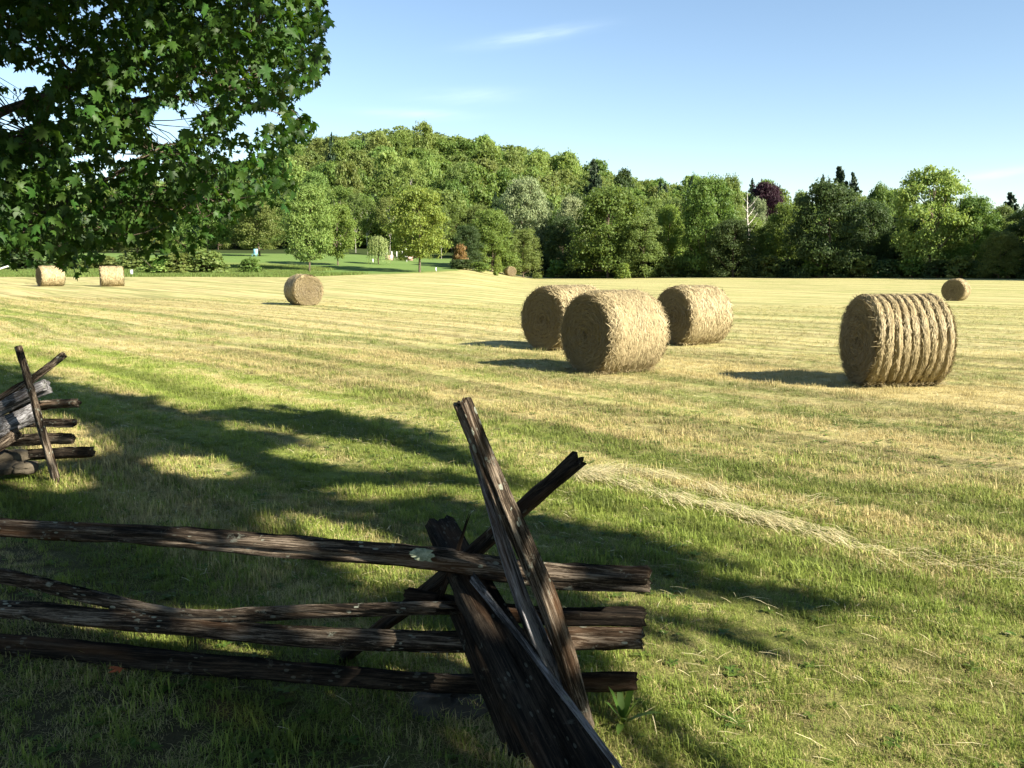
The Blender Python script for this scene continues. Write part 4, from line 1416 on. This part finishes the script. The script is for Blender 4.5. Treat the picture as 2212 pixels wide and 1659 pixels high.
def inside(u, v, poly):
    res = np.zeros(len(u), bool)
    x1, y1 = poly[-1]
    for x2, y2 in poly:
        c = (y2 > v) != (y1 > v)
        xi = (x1 - x2) * (v - y2) / ((y1 - y2) + 1e-12) + x2
        res ^= c & (u < xi)
        x1, y1 = x2, y2
    return res


def hole_mask(u, v, rng):
    keep = np.ones(len(u), bool)
    for hx, hy, ha, hb, rt in HOLES:
        du = u * 2.16 - hx; dv = v * 2.16 - hy
        a_ = du * math.cos(rt) + dv * math.sin(rt); b_ = -du * math.sin(rt) + dv * math.cos(rt)
        q = (a_ / ha) ** 2 + (b_ / hb) ** 2
        keep &= ~((q < 1.6) & (rng.random(len(u)) < .96))
    return keep


TR = np.array([-6.6, 9.2, 0.0])
# twig tips throughout the crown
def clump_points(n):
    out = []
    while len(out) < n:
        u = rg.uniform(-260, 345, 400); v = rg.uniform(-420, 275, 400); y = rg.uniform(6.3, 11.5, 400)
        ok = inside(u, v, POLY) & hole_mask(u, v, rg)
        # nearer to its outline the crown is only a thin, near spray
        ok &= ~((v > 180) & (y > 9.5))
        for a, b, c in zip(u[ok], v[ok], y[ok]):
            p = P(a, b, c)
            if p.z > 9.5: continue
            out.append(np.array(p))
    return np.array(out[:n])


clumps = clump_points(3300)
leafP = []
for c in clumps:
    k = rg.integers(12, 22)
    dd = normalize(c - TR - np.array([0, 0, 2.5]))
    s = rg.random(k)
    leafP.append(c + rg.normal(size=(k, 3)) * np.array([.15, .15, .09]) + dd * (s[:, None] - .5) * .45)
leafP = np.concatenate(leafP)
u, v, f = project(leafP)
edge = inside(u + rg.normal(size=len(u)) * 2.5, v - 6 + rg.normal(size=len(u)) * 2.5, POLY) & hole_mask(u, v, rg)
leafP = leafP[edge]; u = u[edge]; v = v[edge]
SUNV = np.array(SUN_DIR)
TGT = [(D(1300, 1245, 3.65), .26), (D(600, 1178, 4.05), .26), (D(720, 1186, 4.0), .24), (D(480, 1165, 4.15), .2), (D(60, 1140, 4.5), .22), (D(1010, 930, 3.5), .26), (D(1050, 1010, 3.5), .18), (D(1160, 1240, 3.5), .17),
       (D(1125, 1310, 3.6), .18), (D(1160, 1400, 3.6), .14), (D(900, 1310, 3.78), .22), (D(830, 1385, 3.85), .17), (D(1060, 1300, 3.6), .14), (D(1240, 1540, 3.1), .12), (D(960, 1200, 3.8), .14),
       (Z(400, 1000, 7.75), .30), (Z(520, 1400, 7.75), .28), (Z(270, 480, 7.75), .2), (Z(380, 570, 8), .2), (Z(100, 680, 8), .2), (Z(700, 700, 8.1), .18), (Z(60, 1250, 7.9), .2)]
EDGE = [(D(690, 150, 7.5), .5), (D(620, 350, 7.3), .45), (D(650, 250, 7.3), .4), (D(690, 60, 7.5), .45), (D(560, 380, 7.3), .28), (D(640, 410, 7.2), .3), (D(280, 160, 7), .16),
        (D(90, 440, 7), .16), (D(380, 370, 6.8), .15)]
kp = np.ones(len(leafP), bool)
for q, rad in EDGE:
    dv = leafP - np.array(q); tq_ = dv @ SUNV
    kp &= ~((tq_ > .55) & (np.linalg.norm(dv - tq_[:, None] * SUNV, axis=1) < rad * (.7 + .4 * rg.random(len(leafP)))))
kp |= (u > 0) & (v > 0) & (rg.random(len(leafP)) < .4)
for q, rad in TGT:
    dv = leafP - np.array(q); tq_ = dv @ SUNV
    kp &= ~((tq_ > .55) & (np.linalg.norm(dv - tq_[:, None] * SUNV, axis=1) < rad))
leafP = leafP[kp]; u = u[kp]; v = v[kp]
sizes = rg.uniform(.055, .11, len(leafP))
mt = empty('maple_tree', tuple(TR))
tag(mt, 'big maple whose shaded leafy branches hang into the upper left corner', 'tree')
# trunk and limbs
acc = Acc()
V, F = tube(smooth_curve([(0, 0, -.2), (.05, 0, .4), (.1, .1, 2.5), (0, 0, 5), (.3, .1, 8)], 22), np.interp(np.linspace(0, 1, 22), [0, .05, .4, 1], [.42, .30, .24, .10]), 14, .05, rg)
acc.add(V, F)
obj('trunk', acc.mesh('trunk', [M['bark']], True), mt)
limb_pts = []
def limb(st, rel, r0, r1, sag, n=14):
    L_ = np.linalg.norm(rel - st)
    side = rg.normal(size=3) * L_ * .06
    cv = smooth_curve([st, st * .7 + rel * .3 + side + [0, 0, sag * .7], st * .35 + rel * .65 - side * .6 + [0, 0, sag], rel], n)
    V, F = tube(cv, np.linspace(r0, r1, n), 6, .08, rg)
    obj('branch', mesh_np('branch', V, F, [M['bark']], True), mt)
    limb_pts.append(cv)
# few main limbs, then side branches growing from them
ends = [(70, 285, 8.6), (235, 150, 8.2), (330, 330, 7.6), (480, 200, 7.8), (560, 60, 8.4), (420, 430, 7.4), (150, 470, 8.0), (300, -150, 8.8), (60, 60, 9.6), (-300, 200, 9.0), (-200, -300, 9.5), (500, -300, 8.6)]
for (a, b_, y) in ends:
    rel = np.array(D(a, b_, y)) - TR
    st = np.array([0, 0, float(np.clip(rel[2] * .75 - .3, 1.6, 6.5))])
    limb(st, rel, .055, .012, .10)
main = np.concatenate([q[4:-2] for q in limb_pts])
for h in clumps[rg.permutation(len(clumps))[:80]]:
    rel = h - TR
    d = np.linalg.norm(main - rel, axis=1) + .4 * np.abs(main[:, 2] - rel[2])
    q_ = np.argsort(d)[:9]
    st = main[int(rg.choice(q_))] * .5 + main[int(q_[0])] * .5
    if np.linalg.norm(rel - st) < 1.2: limb(st, rel, .016, .004, .03, 9)
LP = np.concatenate(limb_pts)
acc = Acc()
for c in clumps:
    rel = c - TR
    d = np.linalg.norm(LP - rel, axis=1) + (LP[:, 2] > rel[2] + .3) * .5
    q = LP[int(np.argmin(d))]
    if np.linalg.norm(q - rel) > .8: continue
    V, F = tube(smooth_curve([q, (q + rel) / 2 + rg.normal(size=3) * .05, rel], 5), np.linspace(.006, .002, 5), 4)
    acc.add(V, F)
tag(obj('twigs', acc.mesh('twigs', [M['bark']], True), mt), kind='stuff')
# the 300 leaves that show largest are leaves of their own
inview = (u > 0) & (u < 1024) & (v > 0) & (v < 768)
score = sizes / np.linalg.norm(leafP - np.array([0, 0, CAM_Z]), axis=1) * inview
order = np.argsort(-score)
big, small = order[:300], order[300:]
leaf_mes = []
for q in range(4):
    Lq = LV.copy(); Lq[:, 2] += rg.normal(size=len(LV)) * .03; Lq[:, 0] *= rg.uniform(.9, 1.1)
    leaf_mes.append(mesh_np('leaf', Lq, LF, [M['maple']], False, {'rnd': np.full(len(LV), [.2, .45, .65, .9][q])}))
sd, tip, nn = leaf_frames(len(big), rg)
for q, i in enumerate(big):
    o = bpy.data.objects.new('leaf', leaf_mes[q % 4])
    COL.objects.link(o); o.parent = mt
    s = sizes[i]
    mtx = Matrix(((sd[q][0] * s, tip[q][0] * s, nn[q][0] * s, leafP[i][0] - TR[0]), (sd[q][1] * s, tip[q][1] * s, nn[q][1] * s, leafP[i][1] - TR[1]),
                  (sd[q][2] * s, tip[q][2] * s, nn[q][2] * s, leafP[i][2] - TR[2]), (0, 0, 0, 1)))
    o.matrix_local = mtx
V, F, a = leaf_batch(leafP[small] - TR, sizes[small], rg, LV, LF)
tag(obj('foliage', mesh_np('foliage', V, F, [M['maple']], False, {'rnd': a}), mt), kind='stuff')

# ------------------------------------------------------------------ shade tree beside and behind the camera
# its branches throw the dappled shade over the fence corner and the near grass
SHP = np.array([(1.95, 4.95), (1.1, 5.8), (.35, 6.9), (-.15, 8.2), (-1.0, 10.5), (-2.4, 11.7), (-3.8, 12.6), (-6.0, 13.3), (-9.8, 17.5), (-16, 19), (-16, 0), (-6, -3), (-1, -2), (-.2, 2.2), (.1, 3.5), (.35, 4.1), (1.5, 4.2)])
rg = np.random.default_rng(31)
ST = np.array([7.2, -3.8, 0.0])
hk = 1 / math.tan(SUN_EL)


def finger(gx, gy):
    out = np.zeros(len(gx))
    for (x0, y0, x1, y1, w_) in ((-.6, 6.1, 2.0, 4.85, .20), (-.4, 5.3, 1.55, 4.30, .17), (-3.6, 11.6, -.6, 9.4, .35)):
        dx, dy = x1 - x0, y1 - y0
        t = np.clip(((gx - x0) * dx + (gy - y0) * dy) / (dx * dx + dy * dy), 0, 1)
        d = np.hypot(gx - x0 - t * dx, gy - y0 - t * dy)
        out = np.maximum(out, .35 * (d < w_ * (1.15 - .4 * t)))
    gap = (gx > .35) & (gy < 5.6) & (out == 0)
    return out - .22 * gap + .12 * (gx < -5) * (gy > 8) + .2 * (gx < -5) * (gy > 9.5)


cl = []
while len(cl) < 3400:
    gx = rg.uniform(-11, 2.2, 300); gy = rg.uniform(-1, 17, 300); hh = rg.uniform(4.2, 11.5, 300)
    ok = inside(gx, gy, SHP)
    # streaks: layered sprays of foliage with gaps between them
    acr = gx * SUN_H.y - gy * SUN_H.x; alo = gx * SUN_H.x + gy * SUN_H.y
    dens = vnoise(acr * 1.15 + 50, alo * .30 + 50, 71) * .65 + vnoise(acr * 2.4 + 30, alo * .8 + 30, 72) * .35
    deep = sstep(0, 1.0, (5.3 - gy) / 4) * (gx < .4)
    ok &= dens + finger(gx, gy) + deep * .35 + .10 * sstep(5.5, 7, gy) > .45
    px, py = gx + SUN_H.x * hk * hh, gy + SUN_H.y * hk * hh
    pp = np.stack([px, py, hh], -1)
    uu, vv, f = project(pp)
    ok &= ~((f > .2) & (uu > -60) & (uu < 1084) & (vv > -70) & (vv < 830))
    ok &= (px - ST[0]) ** 2 + (py - ST[1]) ** 2 < 13.5 ** 2
    cl += [p for p in pp[ok]]
cl = np.array(cl[:3400])
lp_ = []
for c in cl:
    k = rg.integers(16, 26)
    lp_.append(c + rg.normal(size=(k, 3)) * np.array([.24, .24, .13]))
lp_ = np.concatenate(lp_)
uu, vv, f = project(lp_)
lp_ = lp_[~((f > .2) & (uu > -25) & (uu < 1050) & (vv > -30) & (vv < 800))]
gxl = lp_[:, 0] - SUN_H.x * hk * lp_[:, 2]; gyl = lp_[:, 1] - SUN_H.y * hk * lp_[:, 2]
acl = gxl * SUN_H.y - gyl * SUN_H.x; all_ = gxl * SUN_H.x + gyl * SUN_H.y
dl = vnoise(acl * 1.15 + 50, all_ * .30 + 50, 71) * .65 + vnoise(acl * 2.4 + 30, all_ * .8 + 30, 72) * .35 + .35 * sstep(0, 1.0, (5.3 - gyl) / 4) * (gxl < .4) + .09 * sstep(5.5, 7, gyl) + finger(gxl, gyl)
lp_ = lp_[inside(gxl + rg.normal(size=len(gxl)) * .10, gyl + rg.normal(size=len(gxl)) * .10, SHP) & (dl > .44)]
for q, rad in TGT + [(a, b_ * 1.5 + .1) for a, b_ in EDGE]:
    dv = lp_ - np.array(q)
    tq_ = dv @ SUNV
    dist = np.linalg.norm(dv - tq_[:, None] * SUNV, axis=1)
    lp_ = lp_[~((tq_ > 1.0) & (dist < rad * (0.85 + .4 * rg.random(len(lp_)))))]
st_ = empty('shade_tree', tuple(ST))
tag(st_, 'large maple just outside the frame at right whose shade falls over the fence', 'tree')
V, F = tube(smooth_curve([(0, 0, -.2), (0, 0, .5), (.1, .2, 3), (0, 0, 6), (-.4, .2, 10)], 22), np.interp(np.linspace(0, 1, 22), [0, .05, .4, 1], [.5, .36, .28, .10]), 14, .05, rg)
obj('trunk', mesh_np('trunk', V, F, [M['bark']], True), st_)
for h in cl[rg.permutation(len(cl))[:34]]:
    rel = h - ST
    st0 = np.array([0, 0, float(np.clip(rel[2] * .6, 2.2, 8))])
    V, F = tube(smooth_curve([st0, st0 * .5 + rel * .5 + [0, 0, .5], rel], 12), np.linspace(.09, .012, 12), 6, .08, rg)
    uu, vv, f = project(V + ST)
    if (((f > .2) & (uu > -10) & (uu < 1034) & (vv > -10) & (vv < 780)).any()): continue
    obj('branch', mesh_np('branch', V, F, [M['bark']], True), st_)
V, F, a = leaf_batch(lp_ - ST, rg.uniform(.12, .20, len(lp_)), rg, LSV, LSF, .4)
tag(obj('foliage', mesh_np('foliage', V, F, [M['maple']], False, {'rnd': a}), st_), kind='stuff')

# ------------------------------------------------------------------ grass: tufts scattered over the field
def tuft_mesh(name, seed, n, hmin, hmax, w, spread, mat, lean=.5, flat=0.0):
    rng = np.random.default_rng(seed)
    P0 = np.stack([rng.normal(size=n) * spread, rng.normal(size=n) * spread, np.full(n, -.004)], -1)
    an = rng.random(n) * 6.283
    H = rng.uniform(hmin, hmax, n)
    ln = lean * rng.random(n) ** .7
    out = np.stack([np.cos(an), np.sin(an), np.zeros(n)], -1)
    side = np.stack([-np.sin(an), np.cos(an), np.zeros(n)], -1)
    if flat: H = H * 1.0
    up = np.array([0, 0, 1.0])
    p1 = P0 + up * (H * .55 * (1 - flat))[:, None] + out * (H * ln * .35 + flat * H * .5)[:, None]
    p2 = P0 + up * (H * (1 - .35 * ln) * (1 - flat))[:, None] + out * (H * ln + flat * H)[:, None]
    V = np.stack([P0 - side * w, P0 + side * w, p1 + side * w * .8, p1 - side * w * .8, p2], 1).reshape(-1, 3)
    b = np.arange(n)[:, None] * 5
    return mesh_np(name, V, [b + np.array([[0, 1, 2, 3]]), b + np.array([[3, 2, 4]])], [mat], False, {'rnd': np.repeat(rng.random(n), 5)})


def scatter(name, label, protos, pts, rot, scl, idxs):
    """one ground cover object: tufts instanced on points"""
    pc = bpy.data.collections.new(name + '_tufts')
    for i, me in enumerate(protos):
        o = bpy.data.objects.new('%s_tuft_%s' % (name, 'abcdefgh'[i]), me)
        pc.objects.link(o)
    me = bpy.data.meshes.new(name)
    me.vertices.add(len(pts)); me.vertices.foreach_set('co', np.asarray(pts, np.float32).ravel())
    for k, a, ty in (('rotz', rot, 'FLOAT'), ('scl', scl, 'FLOAT'), ('pick', idxs, 'INT')):
        at = me.attributes.new(k, ty, 'POINT')
        at.data.foreach_set('value', np.asarray(a, np.float32 if ty == 'FLOAT' else np.int32))
    o = obj(name, me)
    tag(o, label, kind='stuff')
    g = bpy.data.node_groups.new(name + '_nodes', 'GeometryNodeTree')
    g.interface.new_socket('Geometry', in_out='INPUT', socket_type='NodeSocketGeometry')
    g.interface.new_socket('Geometry', in_out='OUTPUT', socket_type='NodeSocketGeometry')
    N = g.nodes; Lk = g.links
    gi, go = N.new('NodeGroupInput'), N.new('NodeGroupOutput')
    ip = N.new('GeometryNodeInstanceOnPoints'); ci = N.new('GeometryNodeCollectionInfo')
    ci.inputs['Collection'].default_value = pc
    ci.inputs['Separate Children'].default_value = True
    ci.inputs['Reset Children'].default_value = True
    def na(nm, ty):
        n = N.new('GeometryNodeInputNamedAttribute'); n.data_type = ty; n.inputs[0].default_value = nm
        return n.outputs['Attribute']
    cx = N.new('ShaderNodeCombineXYZ'); Lk.new(na('rotz', 'FLOAT'), cx.inputs[2])
    Lk.new(gi.outputs[0], ip.inputs['Points']); Lk.new(ci.outputs[0], ip.inputs['Instance'])
    ip.inputs['Pick Instance'].default_value = True
    Lk.new(na('pick', 'INT'), ip.inputs['Instance Index'])
    Lk.new(cx.outputs[0], ip.inputs['Rotation']); Lk.new(na('scl', 'FLOAT'), ip.inputs['Scale'])
    Lk.new(ip.outputs[0], go.inputs[0])
    md = o.modifiers.new('scatter', 'NODES'); md.node_group = g
    return o


rg = np.random.default_rng(5)


def wedge(n, y0, y1, pad=.6):
    """points over the view wedge between two depths, even in area"""
    y = np.sqrt(rg.random(n) * (y1 ** 2 - y0 ** 2) + y0 ** 2)
    x = (rg.random(n) * 2 - 1) * (y * .58 + pad)
    return x, y


xl, yl = [], []
sc_ = []
for (n, y0, y1, s0) in ((26000, 2.4, 8, 1.0), (42000, 8, 20, 1.1), (46000, 20, 50, 1.35)):
    x, y = wedge(n, y0, y1)
    xl.append(x); yl.append(y); sc_.append(np.full(n, s0))
x = np.concatenate(xl); y = np.concatenate(yl); s = np.concatenate(sc_)
c_ = .76 * x + .65 * y; l_ = .65 * x - .76 * y
tall = vnoise(c_ * 1.1 + 60, l_ * .09 + 60, 8) * .45 + vnoise(x * 3.1 + 30, y * 3.1 + 30, 9) * .75 - .15
s = s * (0.35 + 0.85 * np.clip(tall, 0, 1)) * rg.uniform(.7, 1.3, len(s)) * (1 - .25 * sstep(8, 25, c_))
TG, TT = M['blade_green'], M['blade_tan']
protos = [tuft_mesh('tuft', 1, 28, .03, .085, .0022, .045, TG, 1.15), tuft_mesh('tuft', 2, 32, .025, .075, .0020, .055, TG, 1.4),
          tuft_mesh('tuft', 3, 18, .05, .11, .0030, .04, TG, 1.0), tuft_mesh('tuft', 4, 28, .02, .06, .0019, .06, TT, 1.3), tuft_mesh('tuft', 5, 22, .04, .11, .0017, .06, TT, 1.0, .75)]
kk = rg.random(len(x)) < .55 + .45 * sstep(1.8, 2.9, c_ + .5 * vnoise(x * 2 + 50, y * 2 + 50, 4))
x, y, s, c_ = x[kk], y[kk], s[kk], c_[kk]
pk = np.where(rg.random(len(x)) < .58 - .22 * sstep(6, 16, c_), rg.integers(0, 3, len(x)), rg.integers(3, 5, len(x)))
scatter('meadow_grass', 'short mown grass and dry stubble covering the near field', protos, np.stack([x, y, gz_arr(x, y)], -1), rg.random(len(x)) * 6.283, s, pk)

# rough tall grass beyond the field at left
x = rg.uniform(-75, -18, 20000); y = rg.uniform(97, 128, 20000)
lw, ro, fo = classify(x, y)
ok = (ro > .4); x, y = x[ok], y[ok]
rough_p = [tuft_mesh('tuft', 11, 30, .12, .42, .02, .45, LEAF['light'], .9), tuft_mesh('tuft', 12, 30, .12, .4, .02, .5, LEAF['olive'], .9)]
scatter('rough_grass', 'unmown rough grass strip between the field and the lawn', rough_p, np.stack([x, y, gz_arr(x, y)], -1), rg.random(len(x)) * 6.283, rg.uniform(.6, 1.2, len(x)), rg.integers(0, 2, len(x)))

# broad leaved weeds low in the near turf
def weed_mesh(name, seed, n, L, w, mat, up=.5):
    rng = np.random.default_rng(seed); acc = Acc()
    for i in range(n):
        an = i * 2.4 + rng.normal() * .3; e = up * rng.uniform(.4, 1.2)
        d = np.array([math.cos(an) * math.cos(e), math.sin(an) * math.cos(e), math.sin(e)])
        sd = np.array([-math.sin(an), math.cos(an), 0])
        l = L * rng.uniform(.6, 1.1); pts = []
        for t, k in ((0, .12), (.35, 1), (.7, .8), (1, .02)):
            c = d * l * t + np.array([0, 0, -.35 * l * t * t])
            pts += [c - sd * w * k, c + np.array([0, 0, -.15 * w * k]), c + sd * w * k]
        F = [[q * 3 + r, q * 3 + r + 1, q * 3 + r + 4, q * 3 + r + 3] for q in range(3) for r in range(2)]
        acc.add(np.array(pts), np.array(F), rng.random())
    return acc.mesh(name, [mat])


n = 2600
x, y = wedge(n, 2.4, 12)
scatter('clover_weeds', 'low clover and dandelion leaves scattered in the near turf', [weed_mesh('weed', 1, 7, .05, .010, LEAF['weed'], .7), weed_mesh('weed', 2, 6, .075, .011, LEAF['weed'], .5)],
        np.stack([x, y, gz_arr(x, y) + .01], -1), rg.random(n) * 6.283, rg.uniform(.5, 1.1, n), rg.integers(0, 2, n))

# pale cut straw left lying in a curved swath
acc = Acc()
PX, PY, DX, DY = [], [], [], []
for pts_, n_, wd in (([D(1245, 1046, 8.1), D(1320, 1034, 8.2), D(1400, 1040, 8.1), D(1480, 1056, 7.85), D(1560, 1082, 7.4)], 700, .06),
                     ([D(1235, 1046, 8.1), D(1370, 1075, 7.6), D(1480, 1102, 7.15), D(1590, 1128, 6.8), D(1700, 1152, 6.5), D(1790, 1178, 6.2)], 1500, .06),
                     ([D(1600, 1098, 7.2), D(1700, 1110, 7.0), D(1790, 1102, 7.1)], 80, .06),
                     ([D(1780, 1178, 6.2), D(1900, 1205, 5.9), D(2060, 1232, 5.65), D(2260, 1262, 5.45)], 230, .10)):
    cc = np.array([(p.x, p.y) for p in pts_])
    tq = np.linspace(0, len(cc) - 1, 200)
    ax_ = np.interp(tq, range(len(cc)), cc[:, 0]); ay_ = np.interp(tq, range(len(cc)), cc[:, 1])
    k = (rg.random(n_) * 199).astype(int)
    k = k[vnoise(k * .06 + 9, k * 0 + 3, n_) + .5 * rg.random(n_) > .62]
    PX.append(ax_[k] + rg.normal(size=len(k)) * wd); PY.append(ay_[k] + rg.normal(size=len(k)) * wd * 1.6)
    DX.append(np.gradient(ax_)[k]); DY.append(np.gradient(ay_)[k])
px, py, dx_, dy_ = [np.concatenate(q) for q in (PX, PY, DX, DY)]
n = len(px)
dirv = normalize(np.stack([dx_, dy_, np.zeros(n)], -1)) + np.stack([rg.normal(size=n) * .38, rg.normal(size=n) * .38, rg.normal(size=n) * .06], -1)
V, F, a = ribbons(np.stack([px, py, gz_arr(px, py) + rg.uniform(.015, .06, n)], -1), normalize(dirv), np.tile([[0, 0, 1.]], (n, 1)), rg.uniform(.08, .30, n), np.full(n, .0022), rg, .12)
acc.add(V, F, a)
tag(obj('straw_swath', acc.mesh('straw_swath', [M['straw_pale']])), 'curved streak of pale cut straw lying on the grass', kind='stuff')
acc = Acc()
n = 26000
x, y = wedge(n, 2.6, 30)
c_ = .76 * x + .65 * y
keep = vnoise(c_ * 1.3 + 80, (.65 * x - .76 * y) * .12 + 80, 33) + .25 * rg.random(n) > .62; x, y = x[keep], y[keep]; n = len(x)
an = rg.normal(size=n) * .7 - .8
V, F, a = ribbons(np.stack([x, y, gz_arr(x, y) + rg.uniform(.01, .06, n)], -1), normalize(np.stack([np.cos(an), np.sin(an), rg.normal(size=n) * .12], -1)), np.tile([[0, 0, 1.]], (n, 1)),
                  rg.uniform(.03, .14, n), np.full(n, .0011) * (1 + y / 8), rg, .05)
acc.add(V, F, a)
tag(obj('scattered_straw', acc.mesh('scattered_straw', [M['straw_pale']])), 'single cut stalks of hay scattered over the stubble', kind='stuff')

# tall weed beside the fence corner and a few small things
w0 = empty('weed', (D(1345, 1590, 3.62).x, 3.62, 0.0)); tag(w0, 'upright broad bladed weed growing beside the near fence corner', 'weed')
obj('leaf', weed_mesh('leaf', 9, 9, .24, .016, LEAF['weed'], 1.15), w0)
w0['label'] = 'upright broad bladed weed growing beside the near fence corner'


def flat_leaf(p, s, mat, label, rz, tilt=.3):
    o = obj('fallen_leaf', mesh_np('fallen_leaf', LV * s, LF, [mat], False, {'rnd': np.full(len(LV), .6)}), None, p)
    o.rotation_euler = (tilt, .2, rz)
    return tag(o, label, 'leaf')


m, nt, b = material('rusty_leaf'); b.inputs['Base Color'].default_value = (.42, .10, .03, 1)
p = D(268, 1500, 3.98); flat_leaf((p.x, p.y, .07), .085, m, 'rusty orange fallen maple leaf in the shade below the near fence', 1.2)
m2, nt, b = material('yellow_leaf'); b.inputs['Base Color'].default_value = (.65, .5, .2, 1)
p = D(1220, 1312, 3.68); flat_leaf((p.x, p.y, p.z), .022, m2, 'tiny pale yellow leaf caught on a short rail end', .3)

# ------------------------------------------------------------------ small built things far off
def box(name, size, mat, parent=None, loc=(0, 0, 0), rot=(0, 0, 0)):
    x, y, z = [k / 2 for k in size]
    V = np.array([(-x, -y, -z), (x, -y, -z), (x, y, -z), (-x, y, -z), (-x, -y, z), (x, -y, z), (x, y, z), (-x, y, z)])
    F = np.array([[0, 3, 2, 1], [4, 5, 6, 7], [0, 1, 5, 4], [1, 2, 6, 5], [2, 3, 7, 6], [3, 0, 4, 7]])
    o = obj(name, mesh_np(name, V, F, [mat]), parent, loc); o.rotation_euler = rot
    return o


ty = 152.0
tx = D(862, 555, ty).x
te = empty('stone_terrace', (tx, ty, gz(tx, ty)))
tag(te, 'small terrace of pinkish stone with white posts glimpsed right of the willow', 'terrace')
box('wall', (1.2, 1.0, .9), M['pink_stone'], te, (-1.6, 0, .45)); box('wall', (1.1, 1.0, .7), M['pink_stone'], te, (1.7, 0, .35))
box('bench', (2.0, .5, .12), M['bark'], te, (.1, -.2, .45))
for q, hx in enumerate((-2.0, -1.2, -.4, .5, 1.0)):
    box('post', (.11, .11, 1.5), M['white_paint'], te, (hx, .3, .75))
p = D(1170, 540, ty)
for (dx, y, h, w, lab) in ((290, 101, .62, .22, 'white post at the field edge right of the second far bale'), (808, 140, .5, .16, 'small white marker on the lawn left of the willow'),
                           (943, 122, .45, .16, 'white marker post on the lawn right of the open crowned tree'), (880, 148, 2.2, .22, 'tall white post in the trees right of the terrace')):
    x = (dx * 1024 / 2212 - 512) / FPX * y
    o = empty('marker_post', (x, y, gz(x, y))); tag(o, lab, 'post')
    box('post', (w, w, h), M['white_paint'], o, (0, 0, h / 2)); box('cap', (w * 1.25, w * 1.25, .06), M['white_paint'], o, (0, 0, h + .03))
# blue chair on the lawn
y = 152.0; x = (555 * 1024 / 2212 - 512) / FPX * y
ch = empty('lawn_chair', (x, y, gz(x, y))); tag(ch, 'pale blue lawn chair on the far lawn near the wood', 'chair')
box('seat', (.7, .7, .08), M['blue_plastic'], ch, (0, 0, .4)); box('backrest', (.7, .08, .9), M['blue_plastic'], ch, (0.1, .35, .8), (-.3, 0, 0))
for sx_ in (-.3, .3):
    for sy2 in (-.3, .3): box('leg', (.06, .06, .4), M['blue_plastic'], ch, (sx_, sy2, .2))
# pale barrier rail at the very left edge
y = 92.0
a = D(-60, 600, y); b_ = D(18, 575, y)
gt = empty('barrier_gate', (a.x, y, gz(a.x, y))); tag(gt, 'pale raised barrier pole at the left edge of the field', 'barrier')
V, F = tube([(0, 0, a.z - gz(a.x, y)), (b_.x - a.x, 0, b_.z - gz(a.x, y))], .09, 8)
obj('pole', mesh_np('pole', V, F, [M['white_paint']], True), gt)
box('support_post', (.2, .2, 1.0), M['bark'], gt, (0, 0.25, .5))
